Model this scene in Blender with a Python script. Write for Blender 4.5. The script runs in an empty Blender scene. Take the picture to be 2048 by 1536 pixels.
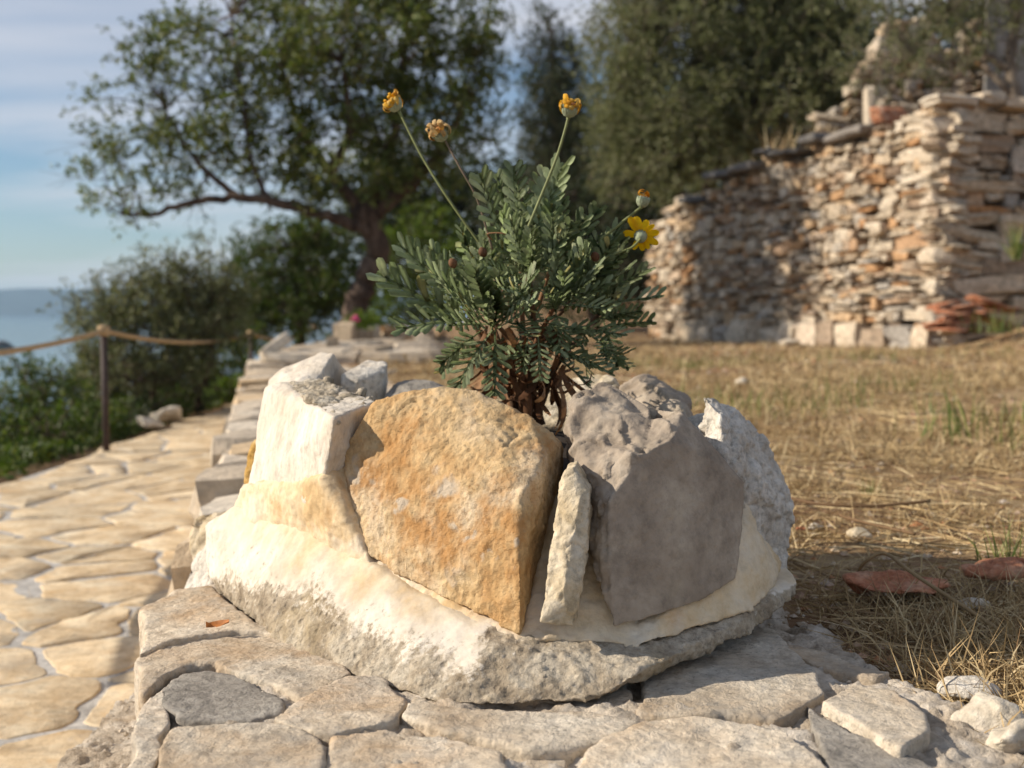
import bpy, bmesh, math, random
import numpy as np
from mathutils import Vector, Matrix

# ------------------------------------------------------------------ camera, sky, sun, exposure
C = bpy.context.scene
COL = C.collection
F_PX = 2300.0            # focal length in pixels of a 2048 px wide frame
CAM_H = 0.40             # camera height above the wall top (z = 0)
PITCH = math.atan(148.0 / F_PX)
cam_d = bpy.data.cameras.new('camera')
cam = bpy.data.objects.new('camera', cam_d)
COL.objects.link(cam)
cam.location = (0, 0, CAM_H)
cam.rotation_euler = (math.pi / 2 - PITCH, 0, 0)
cam_d.sensor_fit = 'HORIZONTAL'
cam_d.sensor_width = 36.0
cam_d.lens = F_PX / 2048.0 * 36.0
cam_d.clip_start = 0.02
cam_d.clip_end = 20000.0
cam_d.dof.use_dof = True
cam_d.dof.focus_distance = 1.30
cam_d.dof.aperture_fstop = 5.6
C.camera = cam

SUN_EL = math.radians(28.5)
SUN_AZ = (-1.0, -0.07)                     # horizontal direction towards the sun (from the left)
_l = math.hypot(*SUN_AZ)
to_sun = Vector((SUN_AZ[0] / _l * math.cos(SUN_EL), SUN_AZ[1] / _l * math.cos(SUN_EL), math.sin(SUN_EL)))
sun_d = bpy.data.lights.new('sun', 'SUN')
sun_d.energy = 4.8
sun_d.angle = math.radians(0.55)
sun_d.color = (1.0, 0.89, 0.74)
sun = bpy.data.objects.new('sun', sun_d)
COL.objects.link(sun)
sun.location = (-20, 0, 20)
sun.rotation_euler = to_sun.to_track_quat('Z', 'Y').to_euler()

world = bpy.data.worlds.new('World')
C.world = world
world.use_nodes = True
wt = world.node_tree
wt.nodes.clear()
_o = wt.nodes.new('ShaderNodeOutputWorld')
_bg = wt.nodes.new('ShaderNodeBackground')
_bg.inputs['Strength'].default_value = 0.078
_sky = wt.nodes.new('ShaderNodeTexSky')
_sky.sky_type = 'NISHITA'
_sky.sun_disc = False
_sky.sun_elevation = SUN_EL
_sky.sun_rotation = math.atan2(to_sun.x, to_sun.y)
_sky.air_density = 1.0
_sky.dust_density = 0.25
_sky.ozone_density = 4.0
# soft high cloud all over the sky, projected on a flat layer
_tc = wt.nodes.new('ShaderNodeTexCoord')
_sep = wt.nodes.new('ShaderNodeSeparateXYZ')
wt.links.new(_tc.outputs['Generated'], _sep.inputs[0])
_den = wt.nodes.new('ShaderNodeMath'); _den.operation = 'ADD'; _den.inputs[1].default_value = 0.16
_abs = wt.nodes.new('ShaderNodeMath'); _abs.operation = 'ABSOLUTE'
wt.links.new(_sep.outputs['Z'], _abs.inputs[0])
wt.links.new(_abs.outputs[0], _den.inputs[0])
_dx = wt.nodes.new('ShaderNodeMath'); _dx.operation = 'DIVIDE'
_dy = wt.nodes.new('ShaderNodeMath'); _dy.operation = 'DIVIDE'
wt.links.new(_sep.outputs['X'], _dx.inputs[0]); wt.links.new(_den.outputs[0], _dx.inputs[1])
wt.links.new(_sep.outputs['Y'], _dy.inputs[0]); wt.links.new(_den.outputs[0], _dy.inputs[1])
_cmb = wt.nodes.new('ShaderNodeCombineXYZ')
wt.links.new(_dx.outputs[0], _cmb.inputs['X']); wt.links.new(_dy.outputs[0], _cmb.inputs['Y'])
_map = wt.nodes.new('ShaderNodeMapping')
_map.inputs['Location'].default_value = (2.3, 0.75, 0.0)
_map.inputs['Scale'].default_value = (0.55, 1.25, 1.0)
wt.links.new(_cmb.outputs[0], _map.inputs[0])
_cn = wt.nodes.new('ShaderNodeTexNoise')
_cn.inputs['Scale'].default_value = 1.25
_cn.inputs['Detail'].default_value = 4.0
_cn.inputs['Roughness'].default_value = 0.5
_cn.inputs['Distortion'].default_value = 0.35
wt.links.new(_map.outputs[0], _cn.inputs['Vector'])
_cr = wt.nodes.new('ShaderNodeValToRGB')
_cr.color_ramp.elements[0].position = 0.38; _cr.color_ramp.elements[0].color = (0, 0, 0, 1)
_cr.color_ramp.elements[1].position = 0.68; _cr.color_ramp.elements[1].color = (0.85, 0.85, 0.85, 1)
wt.links.new(_cn.outputs[0], _cr.inputs[0])
_mx = wt.nodes.new('ShaderNodeMixRGB')
wt.links.new(_cr.outputs[0], _mx.inputs['Fac'])
wt.links.new(_sky.outputs[0], _mx.inputs['Color1'])
_mx.inputs['Color2'].default_value = (7.2, 7.2, 7.6, 1)
wt.links.new(_mx.outputs[0], _bg.inputs['Color'])
wt.links.new(_bg.outputs[0], _o.inputs['Surface'])

C.view_settings.view_transform = 'Standard'
C.view_settings.look = 'None'
C.view_settings.exposure = 0.46
C.view_settings.gamma = 1.0
C.view_settings.use_curve_mapping = False
C.render.engine = 'CYCLES'
C.cycles.use_denoising = True
C.cycles.max_bounces = 8
C.cycles.transparent_max_bounces = 8
C.cycles.volume_bounces = 0
C.cycles.caustics_reflective = False
C.cycles.caustics_refractive = False

RNG = np.random.default_rng(7)
random.seed(7)

# ------------------------------------------------------------------ helpers: placing
_sp, _cp = math.sin(PITCH), math.cos(PITCH)
def ray(px, py):
    u = (px - 1024.0) / F_PX
    v = -(py - 768.0) / F_PX
    return Vector((u, _cp + v * _sp, -_sp + v * _cp))
def at(px, py, Y):
    """point at world depth Y that is seen at pixel (px, py) of the photograph"""
    d = ray(px, py)
    return Vector((0, 0, CAM_H)) + d * (Y / d.y)
def on(px, py, z=0.0):
    """point at height z that is seen at pixel (px, py)"""
    d = ray(px, py)
    return Vector((0, 0, CAM_H)) + d * ((z - CAM_H) / d.z)

# ------------------------------------------------------------------ helpers: noise
def _hash(ix, iy, iz, seed):
    h = (ix * 374761393 + iy * 668265263 + iz * 2147483647 + seed * 1274126177) & 0xFFFFFFFF
    h = ((h ^ (h >> 13)) * 1274126177) & 0xFFFFFFFF
    h = ((h ^ (h >> 16)) * 2246822519) & 0xFFFFFFFF
    return ((h ^ (h >> 15)) & 0xFFFFFF) / float(0xFFFFFF)
def vnoise(p, seed=0):
    i = np.floor(p).astype(np.int64)
    f = p - i
    f = f * f * f * (f * (f * 6 - 15) + 10)
    r = 0
    for dx in (0, 1):
        wx = f[:, 0] if dx else 1 - f[:, 0]
        for dy in (0, 1):
            wy = f[:, 1] if dy else 1 - f[:, 1]
            for dz in (0, 1):
                wz = f[:, 2] if dz else 1 - f[:, 2]
                r = r + wx * wy * wz * _hash(i[:, 0] + dx, i[:, 1] + dy, i[:, 2] + dz, seed)
    return r * 2 - 1
def fbm(p, seed=0, oct=4, gain=0.5):
    a, s, r = 1.0, 1.0, 0
    for k in range(oct):
        r = r + a * vnoise(p * s + 17.3 * k, seed + k)
        a *= gain; s *= 2.03
    return r
def cells(p, seed=0):
    """distance to nearest feature point and its hash: chipped facets"""
    i = np.floor(p).astype(np.int64)
    best = np.full(len(p), 9.0); bid = np.zeros(len(p)); second = np.full(len(p), 9.0)
    tilt = np.zeros(len(p))
    for dx in (-1, 0, 1):
        for dy in (-1, 0, 1):
            for dz in (-1, 0, 1):
                cx, cy, cz = i[:, 0] + dx, i[:, 1] + dy, i[:, 2] + dz
                fx = cx + _hash(cx, cy, cz, seed + 1)
                fy = cy + _hash(cx, cy, cz, seed + 2)
                fz = cz + _hash(cx, cy, cz, seed + 3)
                rx, ry, rz = p[:, 0] - fx, p[:, 1] - fy, p[:, 2] - fz
                d = rx * rx + ry * ry + rz * rz
                tx = _hash(cx, cy, cz, seed + 4) - .5; ty = _hash(cx, cy, cz, seed + 5) - .5; tz = _hash(cx, cy, cz, seed + 6) - .5
                m = d < best
                second = np.where(m, best, np.minimum(second, d))
                tilt = np.where(m, rx * tx + ry * ty + rz * tz, tilt)
                best = np.where(m, d, best)
    return tilt, np.sqrt(second) - np.sqrt(best)

# ------------------------------------------------------------------ helpers: objects
WPOS = {}
def tag(o, label=None, cat=None, group=None, kind=None):
    if label: o['label'] = label
    if cat: o['category'] = cat
    if group: o['group'] = group
    if kind: o['kind'] = kind
    return o
def thing(name, loc, label, cat, group=None):
    o = bpy.data.objects.new(name, None)
    o.empty_display_size = 0.1
    COL.objects.link(o)
    o.location = loc
    WPOS[o.name] = Vector(loc)
    return tag(o, label, cat, group)
def raw_mesh(name, verts, faces, mat, smooth=True):
    """verts (N,3) array; faces a list of lists or an (M,k) array"""
    me = bpy.data.meshes.new(name)
    verts = np.asarray(verts, dtype=np.float32)
    if isinstance(faces, np.ndarray):
        k = faces.shape[1]; m = len(faces)
        me.vertices.add(len(verts)); me.vertices.foreach_set('co', verts.ravel())
        me.loops.add(m * k); me.loops.foreach_set('vertex_index', faces.astype(np.int32).ravel())
        me.polygons.add(m)
        me.polygons.foreach_set('loop_start', np.arange(0, m * k, k, dtype=np.int32))
        me.update(calc_edges=True)
    else:
        me.from_pydata([tuple(map(float, v)) for v in verts], [], faces)
        me.update()
    me.polygons.foreach_set('use_smooth', np.full(len(me.polygons), smooth))
    me.materials.append(mat)
    return me
def obj(name, verts, faces, mat, parent=None, smooth=True, centre=True):
    """link one mesh object; verts are world coordinates"""
    verts = np.asarray(verts, dtype=np.float64)
    c = (verts.min(0) + verts.max(0)) / 2 if centre else np.zeros(3)
    me = raw_mesh(name, verts - c, faces, mat, smooth)
    return link(name, me, Vector(c), parent)
def link(name, me, loc, parent=None, rot=None, scale=None):
    o = bpy.data.objects.new(name, me)
    COL.objects.link(o)
    base = WPOS[parent.name] if parent is not None else Vector((0, 0, 0))
    if parent is not None: o.parent = parent
    if rot is not None or scale is not None:
        m = Matrix.Translation(Vector(loc) - base) @ (rot.to_matrix().to_4x4() if rot is not None else Matrix.Identity(4))
        if scale is not None:
            m = m @ Matrix.Diagonal(Vector((*scale, 1.0)))
        o.matrix_local = m
    else:
        o.location = Vector(loc) - base
    WPOS[o.name] = Vector(loc)
    return o

class MB:
    """collects plain shapes for one mesh"""
    def __init__(s): s.v = []; s.f = []
    def add(s, v, f):
        n = len(s.v); s.v.extend([tuple(x) for x in v]); s.f.extend([[i + n for i in q] for q in f])
    def tube(s, pts, radii, sides=8, cap=True):
        pts = [Vector(p) for p in pts]; n0 = len(s.v)
        up = Vector((0.3, 0.2, 1)).normalized()
        for k, p in enumerate(pts):
            t = (pts[min(k + 1, len(pts) - 1)] - pts[max(k - 1, 0)]).normalized()
            a = t.cross(up)
            if a.length < 1e-3: a = t.cross(Vector((1, 0, 0)))
            a.normalize(); b = t.cross(a)
            r = radii[k] if hasattr(radii, '__len__') else radii
            for j in range(sides):
                an = 2 * math.pi * j / sides
                s.v.append(tuple(p + a * (math.cos(an) * r) + b * (math.sin(an) * r)))
        for k in range(len(pts) - 1):
            for j in range(sides):
                j2 = (j + 1) % sides
                s.f.append([n0 + k * sides + j, n0 + k * sides + j2, n0 + (k + 1) * sides + j2, n0 + (k + 1) * sides + j])
        if cap:
            s.f.append([n0 + j for j in range(sides)][::-1])
            s.f.append([n0 + (len(pts) - 1) * sides + j for j in range(sides)])
    def lathe(s, prof, origin, axis, sides=14):
        """prof: list of (radius, height) along axis"""
        axis = Vector(axis).normalized(); a = axis.orthogonal().normalized(); b = axis.cross(a); o = Vector(origin); n0 = len(s.v)
        for r, h in prof:
            for j in range(sides):
                an = 2 * math.pi * j / sides
                s.v.append(tuple(o + axis * h + a * (math.cos(an) * r) + b * (math.sin(an) * r)))
        for k in range(len(prof) - 1):
            for j in range(sides):
                j2 = (j + 1) % sides
                s.f.append([n0 + k * sides + j, n0 + k * sides + j2, n0 + (k + 1) * sides + j2, n0 + (k + 1) * sides + j])
        s.f.append([n0 + j for j in range(sides)][::-1])
        s.f.append([n0 + (len(prof) - 1) * sides + j for j in range(sides)])
    def build(s, name, mat, parent=None, smooth=True):
        return obj(name, s.v, s.f, mat, parent, smooth)

def smooth_path(pts, n=6):
    """Catmull-Rom through points"""
    P = [Vector(p) for p in pts]
    out = []
    for i in range(len(P) - 1):
        p0, p1, p2, p3 = P[max(i - 1, 0)], P[i], P[i + 1], P[min(i + 2, len(P) - 1)]
        for k in range(n):
            t = k / n
            out.append(0.5 * ((2 * p1) + (p2 - p0) * t + (2 * p0 - 5 * p1 + 4 * p2 - p3) * t * t + (3 * p1 - p0 - 3 * p2 + p3) * t ** 3))
    out.append(P[-1])
    return out

# ------------------------------------------------------------------ helpers: rocks
def hull_mesh(pts):
    bm = bmesh.new()
    for p in pts: bm.verts.new(p)
    r = bmesh.ops.convex_hull(bm, input=bm.verts)
    junk = list({e for e in r['geom_interior'] + r['geom_unused'] if isinstance(e, bmesh.types.BMVert)})
    bmesh.ops.delete(bm, geom=junk, context='VERTS')
    bmesh.ops.recalc_face_normals(bm, faces=bm.faces)
    bm.verts.index_update()
    v = [tuple(x.co) for x in bm.verts]; f = [[q.index for q in x.verts] for x in bm.faces]
    bm.free()
    return v, f
def prism_mesh(outline, z0, z1, taper=0.0):
    """upright prism of an xy outline (may be concave); outline points may carry own top z"""
    n = len(outline)
    cx = sum(p[0] for p in outline) / n; cy = sum(p[1] for p in outline) / n
    v = [(cx + (p[0] - cx) * (1 + taper), cy + (p[1] - cy) * (1 + taper), z0) for p in outline] + [(p[0], p[1], p[2] if len(p) > 2 else z1) for p in outline]
    area = sum(outline[i][0] * outline[(i + 1) % n][1] - outline[(i + 1) % n][0] * outline[i][1] for i in range(n))
    f = [list(range(n))[::-1], list(range(n, 2 * n))] + [[i, (i + 1) % n, n + (i + 1) % n, n + i] for i in range(n)]
    if area < 0: f = [q[::-1] for q in f]
    return v, f
def remesh(parts, voxel, smooth_it=2, smooth_f=0.5):
    mb = MB()
    for v, f in parts: mb.add(v, f)
    me = bpy.data.meshes.new('tmp'); me.from_pydata(mb.v, [], mb.f); me.update()
    o = bpy.data.objects.new('tmp', me); COL.objects.link(o)
    tr = o.modifiers.new('t', 'TRIANGULATE')
    m = o.modifiers.new('r', 'REMESH'); m.mode = 'VOXEL'; m.voxel_size = voxel; m.adaptivity = 0.0
    if smooth_it:
        s = o.modifiers.new('s', 'SMOOTH'); s.factor = smooth_f; s.iterations = smooth_it
    dg = bpy.context.evaluated_depsgraph_get()
    ev = o.evaluated_get(dg); m2 = bpy.data.meshes.new_from_object(ev)
    bpy.data.objects.remove(o); bpy.data.meshes.remove(me)
    n = len(m2.vertices); v = np.empty(n * 3); m2.vertices.foreach_get('co', v); v = v.reshape(-1, 3)
    nn = np.empty(n * 3); m2.vertex_normals.foreach_get('vector', nn); nn = nn.reshape(-1, 3)
    k = len(m2.loops); li = np.empty(k, dtype=np.int32); m2.loops.foreach_get('vertex_index', li)
    quads = li.reshape(-1, 4) if k == 4 * len(m2.polygons) else None
    if quads is None:
        f = [list(p.vertices) for p in m2.polygons]
    else:
        f = quads
    bpy.data.meshes.remove(m2)
    return v, nn, f
def roughen(v, n, seed, big=0.0, mid=0.0, fine=0.0, chip=0.0, chip_scale=28.0, layer=0.0):
    d = np.zeros(len(v))
    if big: d += big * fbm(v * 11.0, seed, 2)
    if mid: d += mid * fbm(v * 42.0, seed + 20, 3)
    if fine: d += fine * fbm(v * 170.0, seed + 40, 3, 0.6)
    if chip:
        w = v + 0.012 * np.stack([fbm(v * 30, seed + 60, 2), fbm(v * 30, seed + 61, 2), fbm(v * 30, seed + 62, 2)], 1)
        t, e = cells(w * chip_scale, seed + 70)
        d += chip * t * 2.0 - chip * 0.5 * np.exp(-(e / 0.08) ** 2)
    if layer:
        q = v[:, 2] * 90 + 2.5 * fbm(v * 14, seed + 80, 2)
        d += layer * (np.abs(((q * 0.5) % 1.0) - 0.5) * 2 - 0.5)
    return v + n * d[:, None]
def rock(name, parts, mat, parent=None, voxel=0.003, seed=1, smooth_it=2, **kw):
    v, n, f = remesh(parts, voxel, smooth_it)
    v = roughen(v, n, seed, **kw)
    return obj(name, v, f, mat, parent)

# ------------------------------------------------------------------ helpers: materials
def new_mat(name):
    m = bpy.data.materials.new(name); m.use_nodes = True
    t = m.node_tree; b = t.nodes['Principled BSDF']
    return m, t, b
def N(t, kind, **kw):
    n = t.nodes.new(kind)
    for k, v in kw.items():
        if hasattr(n, k): setattr(n, k, v)
        else: n.inputs[k].default_value = v
    return n
def ramp(t, fac, stops, interp='LINEAR'):
    r = t.nodes.new('ShaderNodeValToRGB'); r.color_ramp.interpolation = interp
    e = r.color_ramp.elements
    e[0].position, e[0].color = stops[0][0], (*stops[0][1], 1) if len(stops[0][1]) == 3 else stops[0][1]
    e[1].position, e[1].color = stops[-1][0], (*stops[-1][1], 1)
    for p, c in stops[1:-1]:
        x = e.new(p); x.color = (*c, 1)
    t.links.new(fac, r.inputs[0])
    return r.outputs[0]
def mix(t, fac, a, b, mode='MIX'):
    m = t.nodes.new('ShaderNodeMixRGB'); m.blend_type = mode
    for s, x in ((m.inputs[0], fac), (m.inputs[1], a), (m.inputs[2], b)):
        if hasattr(x, 'links'): t.links.new(x, s)
        else: s.default_value = x if not hasattr(x, '__len__') else (*x, 1)
    return m.outputs[0]
def g3(v): return (v, v, v)
def rock_mat(name, c_dark, c_mid, c_light, scale=14.0, patches=(), speck=0.35, speck_col=(0.16, 0.14, 0.11), bump=0.35, bump_scale=150.0, rough=0.92, per_object=0.0, stretch=(1, 1, 1), offset=(0, 0, 0), pits=0.0, world=False, grain=0.40):
    m, t, b = new_mat(name)
    L = t.links.new
    tc = N(t, 'ShaderNodeTexCoord')
    mp = N(t, 'ShaderNodeMapping'); mp.inputs['Scale'].default_value = stretch; mp.inputs['Location'].default_value = offset
    src = tc.outputs['Object']
    if world:
        src = N(t, 'ShaderNodeNewGeometry').outputs['Position']
    if per_object:
        oi = N(t, 'ShaderNodeObjectInfo')
        va = N(t, 'ShaderNodeVectorMath', operation='ADD'); L(src, va.inputs[0])
        ml = N(t, 'ShaderNodeMath', operation='MULTIPLY'); ml.inputs[1].default_value = 37.0; L(oi.outputs['Random'], ml.inputs[0]); L(ml.outputs[0], va.inputs[1])
        src = va.outputs[0]
    L(src, mp.inputs[0]); co = mp.outputs[0]
    n1 = N(t, 'ShaderNodeTexNoise', Scale=scale, Detail=8.0, Roughness=0.62, Distortion=0.4); L(co, n1.inputs['Vector'])
    col = ramp(t, n1.outputs[0], [(0.36, c_dark), (0.5, c_mid), (0.64, c_light)])
    ng = N(t, 'ShaderNodeTexNoise', Scale=scale * 5.5, Detail=8.0, Roughness=0.72); L(co, ng.inputs['Vector'])
    col = mix(t, 1.0, col, ramp(t, ng.outputs[0], [(0.34, g3(1 - grain)), (0.52, g3(1.0)), (0.68, g3(1 + grain * .35))]), 'MULTIPLY')
    for (pc, ps, lo, hi, amt, off) in patches:
        mo = N(t, 'ShaderNodeMapping'); mo.inputs['Location'].default_value = off; L(co, mo.inputs[0])
        n = N(t, 'ShaderNodeTexNoise', Scale=ps, Detail=7.0, Roughness=0.65, Distortion=0.6); L(mo.outputs[0], n.inputs['Vector'])
        f = ramp(t, n.outputs[0], [(lo, g3(0)), (hi, g3(amt))])
        col = mix(t, f, col, pc)
    if speck:
        n3 = N(t, 'ShaderNodeTexNoise', Scale=150.0, Detail=7.0, Roughness=0.8); L(co, n3.inputs['Vector'])
        n4 = N(t, 'ShaderNodeTexNoise', Scale=9.0, Detail=3.0); L(co, n4.inputs['Vector'])
        a = ramp(t, n3.outputs[0], [(0.52, g3(0)), (0.63, g3(1))])
        bq = ramp(t, n4.outputs[0], [(0.42, g3(0.12)), (0.62, g3(speck))])
        f = mix(t, 1.0, a, bq, 'MULTIPLY')
        col = mix(t, f, col, speck_col)
    if per_object:
        hs = N(t, 'ShaderNodeHueSaturation')
        r2 = N(t, 'ShaderNodeMapRange'); r2.inputs['To Min'].default_value = 1 - per_object; r2.inputs['To Max'].default_value = 1 + per_object * 0.6
        L(oi.outputs['Random'], r2.inputs['Value']); L(r2.outputs[0], hs.inputs['Value']); L(col, hs.inputs['Color']); col = hs.outputs[0]
    L(col, b.inputs['Base Color'])
    b.inputs['Roughness'].default_value = rough
    b.inputs['Specular IOR Level'].default_value = 0.25
    nb = N(t, 'ShaderNodeTexNoise', Scale=bump_scale, Detail=8.0, Roughness=0.7); L(co, nb.inputs['Vector'])
    nb2 = N(t, 'ShaderNodeTexNoise', Scale=bump_scale * 0.22, Detail=6.0, Roughness=0.6); L(co, nb2.inputs['Vector'])
    s = N(t, 'ShaderNodeMath', operation='MULTIPLY_ADD'); L(nb2.outputs[0], s.inputs[0]); s.inputs[1].default_value = 2.2; L(nb.outputs[0], s.inputs[2])
    hgt = s.outputs[0]
    if pits:
        vo = N(t, 'ShaderNodeTexVoronoi', Scale=bump_scale * 0.6); L(co, vo.inputs['Vector'])
        rp = ramp(t, vo.outputs['Distance'], [(0.08, g3(0)), (0.3, g3(1))])
        s2 = N(t, 'ShaderNodeMath', operation='MULTIPLY_ADD'); L(rp, s2.inputs[0]); s2.inputs[1].default_value = pits; L(hgt, s2.inputs[2]); hgt = s2.outputs[0]
    bp = N(t, 'ShaderNodeBump', Strength=min(1.0, bump * 1.5), Distance=0.006); L(hgt, bp.inputs['Height']); L(bp.outputs[0], b.inputs['Normal'])
    return m
def random_mat(name, stops, rough=0.9, tex_scale=30.0, tex_amt=0.35, bump=0.3, bump_scale=60.0, spec=0.2, transl=0.0, transl_col=None):
    """colour picked per object or per loose piece, with a little grain"""
    m, t, b = new_mat(name); L = t.links.new
    oi = N(t, 'ShaderNodeObjectInfo'); ge = N(t, 'ShaderNodeNewGeometry')
    ad = N(t, 'ShaderNodeMath', operation='ADD'); L(oi.outputs['Random'], ad.inputs[0]); L(ge.outputs['Random Per Island'], ad.inputs[1])
    fr = N(t, 'ShaderNodeMath', operation='FRACT'); L(ad.outputs[0], fr.inputs[0])
    col = ramp(t, fr.outputs[0], stops)
    if tex_amt:
        n = N(t, 'ShaderNodeTexNoise', Scale=tex_scale, Detail=6.0, Roughness=0.65)
        L(ge.outputs['Position'], n.inputs['Vector'])
        k = ramp(t, n.outputs[0], [(0.3, g3(1 - tex_amt)), (0.7, g3(1 + tex_amt * 0.4))])
        col = mix(t, 1.0, col, k, 'MULTIPLY')
    L(col, b.inputs['Base Color']); b.inputs['Roughness'].default_value = rough; b.inputs['Specular IOR Level'].default_value = spec
    if bump:
        nb = N(t, 'ShaderNodeTexNoise', Scale=bump_scale, Detail=6.0, Roughness=0.65); L(ge.outputs['Position'], nb.inputs['Vector'])
        bp = N(t, 'ShaderNodeBump', Strength=bump, Distance=0.02); L(nb.outputs[0], bp.inputs['Height']); L(bp.outputs[0], b.inputs['Normal'])
    if transl:
        tr = N(t, 'ShaderNodeBsdfTranslucent')
        hv = N(t, 'ShaderNodeHueSaturation'); hv.inputs['Value'].default_value = 1.3; hv.inputs['Saturation'].default_value = 1.15; L(col, hv.inputs['Color']); L(hv.outputs[0], tr.inputs['Color'])
        ms = N(t, 'ShaderNodeMixShader'); ms.inputs[0].default_value = transl
        L(b.outputs[0], ms.inputs[1]); L(tr.outputs[0], ms.inputs[2])
        L(ms.outputs[0], t.nodes['Material Output'].inputs['Surface'])
    return m
def flat_mat(name, c, rough=0.8, var=0.2, scale=40.0, bump=0.2, spec=0.3):
    m, t, b = new_mat(name); L = t.links.new
    tc = N(t, 'ShaderNodeTexCoord')
    n = N(t, 'ShaderNodeTexNoise', Scale=scale, Detail=5.0); L(tc.outputs['Object'], n.inputs['Vector'])
    k = ramp(t, n.outputs[0], [(0.3, g3(1 - var)), (0.7, g3(1 + var * 0.5))])
    L(mix(t, 1.0, c, k, 'MULTIPLY'), b.inputs['Base Color']); b.inputs['Roughness'].default_value = rough; b.inputs['Specular IOR Level'].default_value = spec
    if bump:
        bp = N(t, 'ShaderNodeBump', Strength=bump, Distance=0.003); L(n.outputs[0], bp.inputs['Height']); L(bp.outputs[0], b.inputs['Normal'])
    return m

M = {}
M['white_stone'] = rock_mat('white_stone', (0.52, 0.445, 0.35), (0.63, 0.56, 0.465), (0.69, 0.63, 0.545), scale=9, grain=0.2, speck=0.4, bump=0.3, stretch=(1, 1, .45))
M['rough_grey'] = rock_mat('rough_grey', (0.30, 0.25, 0.18), (0.47, 0.40, 0.30), (0.60, 0.54, 0.44), scale=22, speck=0.7, bump=0.55, bump_scale=120, pits=0.4)
M['orange_stone'] = rock_mat('orange_stone', (0.52, 0.33, 0.15), (0.61, 0.44, 0.24), (0.67, 0.53, 0.36), scale=8, grain=0.35,
    speck=0.55, speck_col=(0.26, 0.12, 0.035), bump=0.55, bump_scale=120)
M['grey_stone'] = rock_mat('grey_stone', (0.26, 0.21, 0.16), (0.345, 0.285, 0.222), (0.45, 0.385, 0.305), scale=9,
    patches=(((0.42, 0.35, 0.26), 9.0, 0.60, 0.72, 0.5, (4, 2, 9)),), speck=0.35, bump=0.28, bump_scale=140, grain=0.28)
M['chalk_stone'] = rock_mat('chalk_stone', (0.56, 0.50, 0.42), (0.68, 0.63, 0.55), (0.76, 0.72, 0.65), scale=20, speck=0.3, bump=0.6, bump_scale=110)
M['cream_stone'] = rock_mat('cream_stone', (0.46, 0.36, 0.22), (0.58, 0.49, 0.35), (0.66, 0.59, 0.47), scale=16, speck=0.3, bump=0.4)
M['yellow_stone'] = rock_mat('yellow_stone', (0.46, 0.26, 0.06), (0.56, 0.35, 0.11), (0.60, 0.44, 0.22), scale=30, speck=0.3, bump=0.5)
M['mortar'] = rock_mat('mortar', (0.58, 0.41, 0.22), (0.67, 0.54, 0.36), (0.72, 0.63, 0.49), scale=7, grain=0.18,
    patches=(((0.48, 0.27, 0.10), 15.0, 0.54, 0.68, 0.6, (2, 4, 6)), ((0.66, 0.59, 0.49), 6.0, 0.50, 0.64, 0.7, (9, 3, 5))), speck=0.12, speck_col=(0.2, 0.1, 0.03), bump=0.22, bump_scale=140)
M['slab'] = rock_mat('slab', (0.50, 0.395, 0.28), (0.65, 0.55, 0.42), (0.74, 0.66, 0.54), scale=9, grain=0.32,
    patches=(((0.47, 0.30, 0.155), 7.0, 0.50, 0.68, 0.65, (2, 2, 2)), ((0.36, 0.33, 0.285), 13.0, 0.52, 0.66, 0.6, (5, 1, 1))), speck=0.7, bump=0.5, per_object=0.16)
M['slab_grey'] = rock_mat('slab_grey', (0.24, 0.22, 0.19), (0.33, 0.30, 0.26), (0.42, 0.39, 0.34), scale=12, speck=0.4, bump=0.5, bump_scale=170)
M['bed'] = rock_mat('bed', (0.44, 0.36, 0.27), (0.56, 0.48, 0.38), (0.66, 0.59, 0.50), scale=16, speck=0.4, bump=0.6, bump_scale=120, patches=(((0.46, 0.33, 0.20), 7.0, 0.54, 0.7, 0.5, (1, 1, 1)),))
M['paving'] = rock_mat('paving', (0.50, 0.37, 0.22), (0.62, 0.485, 0.315), (0.68, 0.575, 0.41), scale=8, grain=0.25, speck=0.2, bump=0.3, bump_scale=150, per_object=0.16,
    patches=(((0.52, 0.30, 0.11), 6.0, 0.57, 0.70, 0.55, (3, 3, 1)), ((0.50, 0.44, 0.36), 7.0, 0.57, 0.68, 0.5, (6, 1, 2))))
M['joint'] = rock_mat('joint', (0.36, 0.34, 0.315), (0.46, 0.44, 0.41), (0.54, 0.515, 0.48), scale=8, speck=0.3, bump=0.3, bump_scale=140)
M['wall_stone'] = random_mat('wall_stone', [(0, (0.28, 0.20, 0.14)), (0.15, (0.50, 0.41, 0.30)), (0.42, (0.63, 0.54, 0.42)), (0.62, (0.55, 0.40, 0.25)), (0.74, (0.46, 0.255, 0.12)), (0.84, (0.60, 0.51, 0.40)), (1, (0.38, 0.35, 0.31))], tex_scale=22, tex_amt=0.55, bump=0.5, bump_scale=40)
M['terrace_stone'] = random_mat('terrace_stone', [(0, (0.42, 0.33, 0.23)), (0.3, (0.58, 0.49, 0.38)), (0.6, (0.64, 0.56, 0.45)), (0.8, (0.58, 0.42, 0.25)), (1, (0.44, 0.41, 0.36))], tex_scale=26, tex_amt=0.35, bump=0.5, bump_scale=60)
M['core'] = flat_mat('core', (0.17, 0.12, 0.08), 0.95, 0.4, 8, 0.0)
M['slate'] = random_mat('slate', [(0, (0.09, 0.085, 0.08)), (0.6, (0.17, 0.16, 0.15)), (1, (0.26, 0.23, 0.20))], bump=0.4)
M['terracotta'] = rock_mat('terracotta', (0.33, 0.12, 0.06), (0.46, 0.19, 0.10), (0.55, 0.32, 0.20), scale=20, speck=0.4, bump=0.4, patches=(((0.55, 0.45, 0.36), 9, 0.58, 0.68, 0.6, (3, 1, 1)),))
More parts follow.
